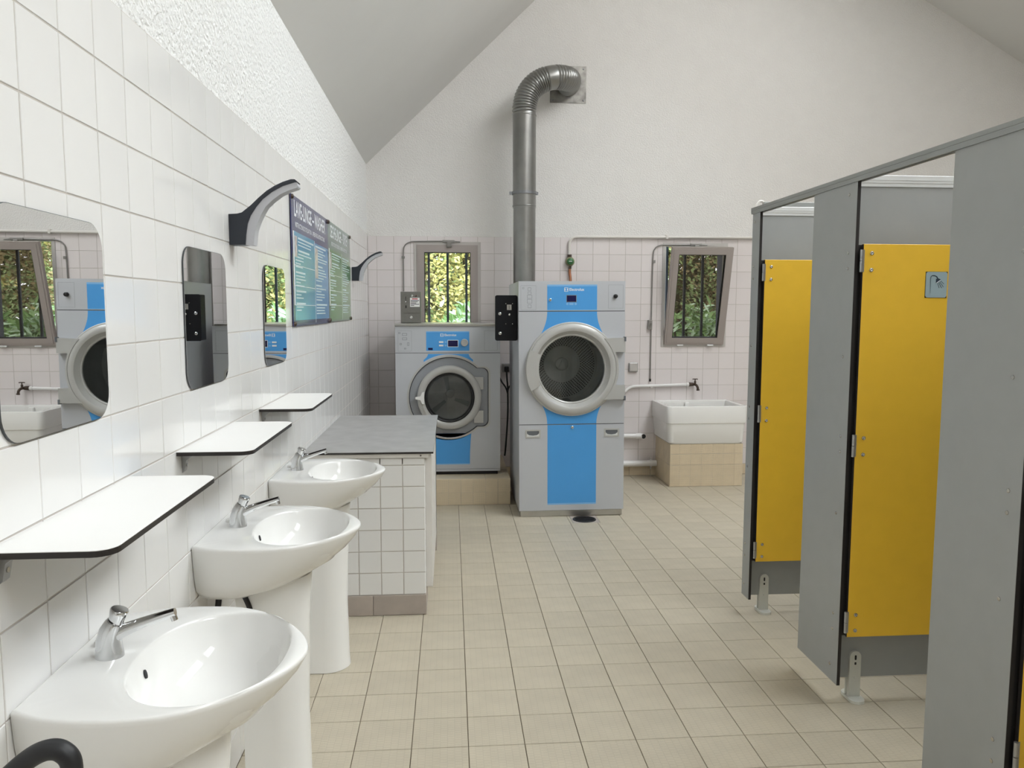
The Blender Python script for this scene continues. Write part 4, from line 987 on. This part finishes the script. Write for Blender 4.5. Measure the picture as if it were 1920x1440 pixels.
loft(bm, [srect(.038, .387, .05, .018), srect(.026, .40, .05, .010), srect(.012, .56, .05, .008), srect(.011, .568, .05, .007), srect(.003, .572, .05, .001), srect(0, .582, .05), srect(0, .712, .05), srect(.003, .720, .048), srect(.008, .7225, .045),
          srect(.040, .7225, .03), srect(.045, .719, .03), srect(.05, .70, .03), srect(.062, .50, .04), srect(.10, .47, .04)])
obj('bowl', bm, 'ceramic', sk, smooth=.6)
bm = new(); box(bm, 1.95, 2.10, BY-.06, BY-.012, .66, .7), box(bm, 2.19, 2.235, BY-.075, BY-.03, .60, .708, .01); obj('soap_rest', bm, 'ceramic', sk)

# ------------------------------------------------------------------ floor drain
fd = thing('floor_drain', (.997, 5.7, 0), 'round black floor drain at the foot of the dryer', 'drain')
bm = new(); box(bm, DRX0+.002, DRX1-.002, DRY0+.002, DRY1-.002, -.0045, -.0005); obj('plate', bm, 'skirting', fd)
bm = new(); lathe(bm, UP((.995, 5.69, 0)), [(.088, -.0005), (.086, .004), (.074, .004), (.072, .001), (.001, .001)], 40); obj('rim', bm, 'rubber', fd, smooth=.6)
bm = new()
for k in range(-3, 4):
    hw = math.sqrt(max(.07**2 - (k*.02)**2, 0)); box(bm, .995-hw, .995+hw, 5.69+k*.02-.005, 5.69+k*.02+.005, .001, .004)
obj('grate_bar', bm, 'black', fd)

# ------------------------------------------------------------------ shower cubicles
FX = 1.515; PT = .013; PB, PTOP = .09, 2.053
CUBE = [(3.870, 3.775, 'narrow end'), (3.203, 2.853, ''), (2.290, 1.930, ''), (1.36, .96, '')]
LBL = ['grey shower cubicle with yellow door at the end of the row by the laundry sink', 'grey shower cubicle with yellow door bearing the shower sign',
       'grey shower cubicle with wide front panel next to the shower sign door', 'grey shower cubicle nearest the entrance']
SCR = [2.007, 1.788, 1.728, 1.391, 1.081, 1.020, .773, .369, .305, .155]
for k, (ya, yn, _) in enumerate(CUBE):
    yp = yn + .077
    t = thing('shower_cubicle', (FX+.3, yp-.1, 0), LBL[k], 'shower cubicle', 'shower cubicles in a row')
    bm = new(); box(bm, FX, FX+PT, yn, ya, PB, PTOP, .0012, 1); fpn = obj('front_panel', bm, 'panel', t)
    bm = new(); box(bm, FX+.0004, FX+PT-.0004, yn-.0012, yn+.001, PB+.001, PTOP-.001); obj('panel_edge', bm, 'black_core', fpn)
    for n, z in enumerate(SCR):
        y = yp - (.018 if n in (0, 3, 6, 9) else .028) if k else yp - .012
        bm = new(); lathe(bm, Fr((FX, y, z), (0, -1, 0), (0, 0, 1), (-1, 0, 0)), [(.0065, 0), (.006, .002), (.003, .0028), (.0005, .0022)], 12); obj('screw', bm, 'screw', fpn, smooth=.8)
    bm = new(); box(bm, FX+PT, 2.62, yp-PT/2, yp+PT/2, PB-.002, PTOP, .0012, 1); pt = obj('partition', bm, 'panel', t)
    bm = new(); box(bm, FX+PT+.014, 2.62, yp-.012, yp+.012, PTOP, PTOP+.031, .002); box(bm, FX+PT+.014, 2.62, yp-.0135, yp+.0135, PTOP+.012, PTOP+.0145); box(bm, FX+PT+.014, 2.62, yp-.0105, yp+.0105, PTOP-.012, PTOP+.002); obj('top_trim', bm, 'alu_trim', pt)
    bm = new(); box(bm, FX+PT, FX+PT+.03, yn+.004, yp-PT/2-.002, .295, 1.815); obj('gap_shade_strip', bm, 'gasket', t)  # dark strip painting the shade in the door gap; borrows the gasket black
    # door swung inwards, lying along the partition
    dx0, dx1, dy = FX+PT+.012, 2.10, yn-.016
    bm = new(); box(bm, dx0, dx1, dy, dy+PT, .295, 1.817, .001, 1); d_ = obj('door', bm, 'yellow', t)
    bm = new(); box(bm, dx0-.0014, dx0+.0004, dy+.0006, dy+PT-.0006, .296, 1.816); obj('door_edge', bm, 'black_core', d_)
    for za, zb in ((1.713, 1.796), (1.012, 1.097), (.314, .398)):
        bm = new(); cyl(bm, (FX+PT+.0045, dy-.002, za), (FX+PT+.0045, dy-.002, (za+zb)/2-.001), .0065, 14); cyl(bm, (FX+PT+.0045, dy-.002, (za+zb)/2+.001), (FX+PT+.0045, dy-.002, zb), .0065, 14)
        box(bm, FX+PT+.0045, dx0+.004, dy-.0015, dy, za, zb); obj('hinge', bm, 'hinge', d_, smooth=.6)
        for z in (za+.008, zb-.013):
            bm = new(); lathe(bm, FRONT((dx0+.032, dy, z)), [(.0078, 0), (.0072, .0035), (.004, .005), (.0015, .003), (.0005, .003)], 14); obj('screw', bm, 'screw', d_, smooth=.8)
    # foot: clamp with base plate
    fx, fy = FX+.107, yp
    F = FRONT((fx, fy-PT/2, 0))
    bm = new(); prism(bm, F, [(-.024, .012), (.024, .012)] + circ(0, .178, .0235, 12, 0, PI, True), .0, .012)
    ft = obj('foot', bm, 'foot', t, smooth=.6)
    bm = new(); prism(bm, UP((fx, fy, 0)), [(u*.028, v + (.0 if abs(v) < 0 else 0)) for u, v in []] or rrect(-.03, .03, -.066, .05, .028), .0, .012); obj('foot_plate', bm, 'foot', ft)
    bm = new(); prism(bm, F, rrect(-.004, .004, .165, .185, .0038), .012, .0126); prism(bm, F, rrect(-.004, .004, .145, .156, .0025), .012, .0126); obj('foot_slot', bm, 'black', ft)
    bm = new(); box(bm, fx-.024, fx-.005, fy+PT/2, fy+PT/2+.008, .012, .16); obj('foot_back_plate', bm, 'foot', ft)
    bm = new(); lathe(bm, F, [(.005, .012), (.004, .015), (.0005, .0155)], 10, cu=0, cv=.092); obj('foot_bolt', bm, 'foot', ft)
    if k == 1:
        F = FRONT((0, dy, 0)); r = (1.787, 1.873, 1.618, 1.716)
        bm = new(); prism(bm, F, rect(*r), 0, .0012); obj('sign_backing', bm, 'black_core', d_)
        bm = new(); prism(bm, F, rrect(r[0]+.001, r[1]-.001, r[2]+.001, r[3]-.001, .009), .0012, .0024); obj('shower_sign', bm, 'sign_plate', d_)
        bm = new(); pts = [(1.807, 1.634), (1.807, 1.66), (1.806, 1.688), (1.809, 1.699), (1.818, 1.7005), (1.828, 1.697), (1.832, 1.691)]
        sp2 = spline([F.p(u, v, .0028) for u, v in pts], 5); tube(bm, sp2, lambda i: .0006 + .0022*min(1, i/14), 8, flat=.25)
        c0 = (1.836, 1.682); dv = Vector((-.62, -.78)); pv = Vector((.80, .56))
        P2 = lambda a, b: (c0[0] + pv.x*a + .56*b, c0[1] + pv.y*a - .8*b)
        prism(bm, F, [P2(-.004, -.010), P2(.004, -.010), P2(.012, .002), P2(-.012, .002)], .0024, .003)
        for a, ln in ((-.007, .02), (-.002, .026), (.003, .026), (.008, .018)):
            prism(bm, F, [P2(a-.0007, .006), P2(a+.0007, .006), P2(a*1.6+.0007, .006+ln), P2(a*1.6-.0007, .006+ln)], .0024, .003)
        obj('shower_pictogram', bm, 'sign_ink', d_)
        bm = new(); prism(bm, F, [P2(-.009, .0025), P2(.009, .0025), P2(.009, .0045), P2(-.009, .0045)], .0024, .0031); obj('pictogram_highlight', bm, 'white_print', d_)
bm = new(); box(bm, 2.62, 2.633, .9, 3.87, PB, PTOP, .0012, 1)
tag(obj('rear_panel', bm, 'panel', origin=(2.626, 2.4, PB)), 'long grey panel closing the back of the shower cubicles', 'panel')
hr = thing('header_rail', (FX, 2.4, PTOP), 'grey aluminium rail running along the top of the cubicle fronts', 'rail')
bm = new(); prism(bm, FRONT((0, 0, 0)), [(FX-.007, PTOP-.005), (FX-.001, PTOP-.005), (FX-.001, PTOP+.001), (FX+PT+.001, PTOP+.001), (FX+PT+.001, PTOP-.005), (FX+PT+.010, PTOP-.005), (FX+PT+.010, PTOP+.026), (FX-.007, PTOP+.026), (FX-.007, PTOP+.013), (FX-.0055, PTOP+.012), (FX-.0055, PTOP+.010), (FX-.007, PTOP+.009)], -3.872, -.9)
obj('rail', bm, 'alu_header', hr)
bm = new(); box(bm, FX-.008, FX+PT+.011, 3.872, 3.8745, PTOP+.0005, PTOP+.026); obj('end_cap', bm, 'alu_header', hr)
bm = new(); box(bm, FX+.06, 2.633, 3.88, 3.905, PTOP+.030, PTOP+.06, .002)
tag(obj('cross_rail', bm, 'alu_header', origin=(2.1, 3.89, PTOP+.03)), 'grey cross rail behind the end partition of the cubicles', 'rail')
bm = new(); tube(bm, spline([(FX+.012, 3.885, PTOP+.018), (FX+.022, 3.886, PTOP+.042), (FX+.040, 3.888, PTOP+.062), (FX+.058, 3.89, PTOP+.061), (FX+.066, 3.892, PTOP+.046)], 6), .006, 10)
tag(obj('bent_pipe', bm, 'white_pipe', smooth=True, origin=(FX+.012, 3.885, PTOP+.018)), 'small bent white pipe at the end of the header rail', 'pipe')

# ------------------------------------------------------------------ black hose in the foreground
hs = thing('rubber_hose', (WX, 1.0, .6), 'thick black rubber hose looping from the wall beside a washbasin', 'hose')
bm = new(); tube(bm, spline([(WX+.002, .93, .86), (WX+.08, .95, .90), (-.60, .98, .945), (-.555, 1.0, .985), (-.525, 1.0, 1.003), (-.503, 1.0, 1.001), (-.492, 1.0, .978), (-.50, .995, .92), (-.53, .98, .8), (-.62, .96, .68), (WX+.002, .94, .62)], 8), .0132, 16); obj('hose', bm, 'rubber', hs, smooth=True)
for z in (.86, .62):
    bm = new(); lathe(bm, Fr((WX, .93 if z > .7 else .94, z), (0, 1, 0), (0, 0, 1), (1, 0, 0)), [(.026, .0005), (.026, .008), (.018, .014), (.014, .014)], 24); obj('wall_flange', bm, 'black', hs, smooth=.6)

# ------------------------------------------------------------------ garden outside
bm = new(); box(bm, -12, 16, BY+.25, 26, -.5, -.05)
tag(obj('garden_ground', bm, 'soil', origin=(2, 14, -.05)), 'bare garden soil outside the back wall', 'ground', kind='structure')
def leaf(bm, p, d, up, L, Wd, mi):
    d = d.normalized(); s = d.cross(up).normalized(); n = s.cross(d)
    P = [p, p + d*L*.35 + s*Wd*.5 + n*L*.02, p + d*L*.75 + s*Wd*.36, p + d*L - n*L*.08, p + d*L*.75 - s*Wd*.36, p + d*L*.35 - s*Wd*.5 + n*L*.02]
    c = p + d*L*.5 - n*Wd*.12
    v = [bm.verts.new(q_) for q_ in P]; vc = bm.verts.new(c)
    for i in range(6):
        f = bm.faces.new((v[i], v[(i+1) % 6], vc)); f.material_index = mi
def shrub(name, loc, rx, ry, h, n, L, Wd, mats, wts, label, cat, group, seed, z0=.2, ncl=160, cover=.25):
    rnd = random.Random(seed)
    t = thing(name, loc, label, cat, group)
    q_ = Vector(loc)
    for i in range(6):
        a = rnd.uniform(0, 2*PI); r = rnd.uniform(.1, .7); bm = new()
        tube(bm, spline([q_ + Vector((.05*math.cos(a), .05*math.sin(a), 0)), q_ + Vector((rx*r*.5*math.cos(a), ry*r*.5*math.sin(a), h*.45)), q_ + Vector((rx*r*math.cos(a), ry*r*math.sin(a), h*rnd.uniform(.75, .95)))], 4), lambda i: .022 - .0015*i, 6)
        obj('stem', bm, 'stem', t, smooth=True)
    bm = new()
    cl = []
    for _ in range(ncl):
        a = rnd.uniform(0, 2*PI); r = math.sqrt(rnd.random())
        cl.append((r*math.cos(a), r*math.sin(a), rnd.random(), rnd.uniform(.14, .34), rnd.choices(range(len(mats)), wts)[0]))
    k_ = 0
    while k_ < n:
        c = rnd.choice(cl)
        v = Vector((rnd.gauss(0, 1), rnd.gauss(0, 1), rnd.gauss(0, 1))).normalized()
        if rnd.random() < cover:
            x, y, z = rnd.uniform(-1, 1), rnd.uniform(-.6, 1), rnd.random()
        else:
            k = c[3]*rnd.random()**.4
            x, y, z = c[0] + v.x*k, c[1] + v.y*k, c[2] + v.z*k*.6
        e = x*x + y*y
        if e > 1.1 or z < 0 or z > 1 - .25*e: continue
        p = q_ + Vector((x*rx, y*ry, z0 + z*(h-z0)))
        d = Vector((v.x + rnd.uniform(-.5, .5), v.y - .25 + rnd.uniform(-.5, .5), rnd.uniform(-.1, .9)))
        mi = c[4] if rnd.random() < .8 else rnd.choices(range(len(mats)), wts)[0]
        leaf(bm, p, d, Vector((rnd.uniform(-.6, .6), rnd.uniform(-1.4, -.1), .8)), L*rnd.uniform(.6, 1.25), Wd*rnd.uniform(.7, 1.2), mi)
        k_ += 1
    obj('foliage', bm, mats, t, kind='stuff')
for n, (x, y, h) in enumerate(((-.62, 9.0, 1.58), (.22, 8.9, 1.66), (1.1, 9.1, 1.58), (2.0, 9.0, 1.62), (2.85, 8.9, 1.72), (3.7, 9.1, 1.62))):
    win = ('the closed window', 'the tilted open window')[n // 3]
    shrub('laurel_shrub', (x, y, -.05), .43, .42, h, 1900, .15, .042, ['laurel', 'laurel_pale'], [3, 1.2],
          'glossy long-leaved laurel shrub outside ' + win, 'shrub', 'laurels outside ' + win, 40+n)
for n, (x, y, h, mm, wt_, lb) in enumerate(((-1.2, 11.6, 4.4, ['leaf_mid', 'leaf_yellow'], [1, 1], 'tall green and yellow bush seen through the closed window'),
                                            (.45, 11.7, 4.6, ['leaf_yellow', 'leaf_mid'], [1.6, 1], 'tall bush with pale yellow leaves behind the bars of the closed window'),
                                            (2.4, 12.0, 4.4, ['leaf_brown', 'leaf_mid'], [1.3, 1], 'tall brown-green bush beside the yellow-leaved bush'),
                                            (4.1, 12.0, 4.6, ['leaf_brown', 'leaf_mid'], [1.6, 1], 'tall brown and green bush behind the tilted window'))):
    shrub('garden_bush', (x, y, -.05), .84, .8, h, 17000, .072, .042, mm, wt_, lb, 'bush', None, 80+n, z0=.3)
shrub('background_hedge', (2.2, 14.6, -.05), 8.5, .7, 6.0, 16000, .32, .2, ['leaf_mid', 'leaf_yellow', 'leaf_brown'], [2, 1, 1], 'tall dense hedge closing the view behind the garden bushes', 'hedge', None, 99, z0=.1, cover=.9)
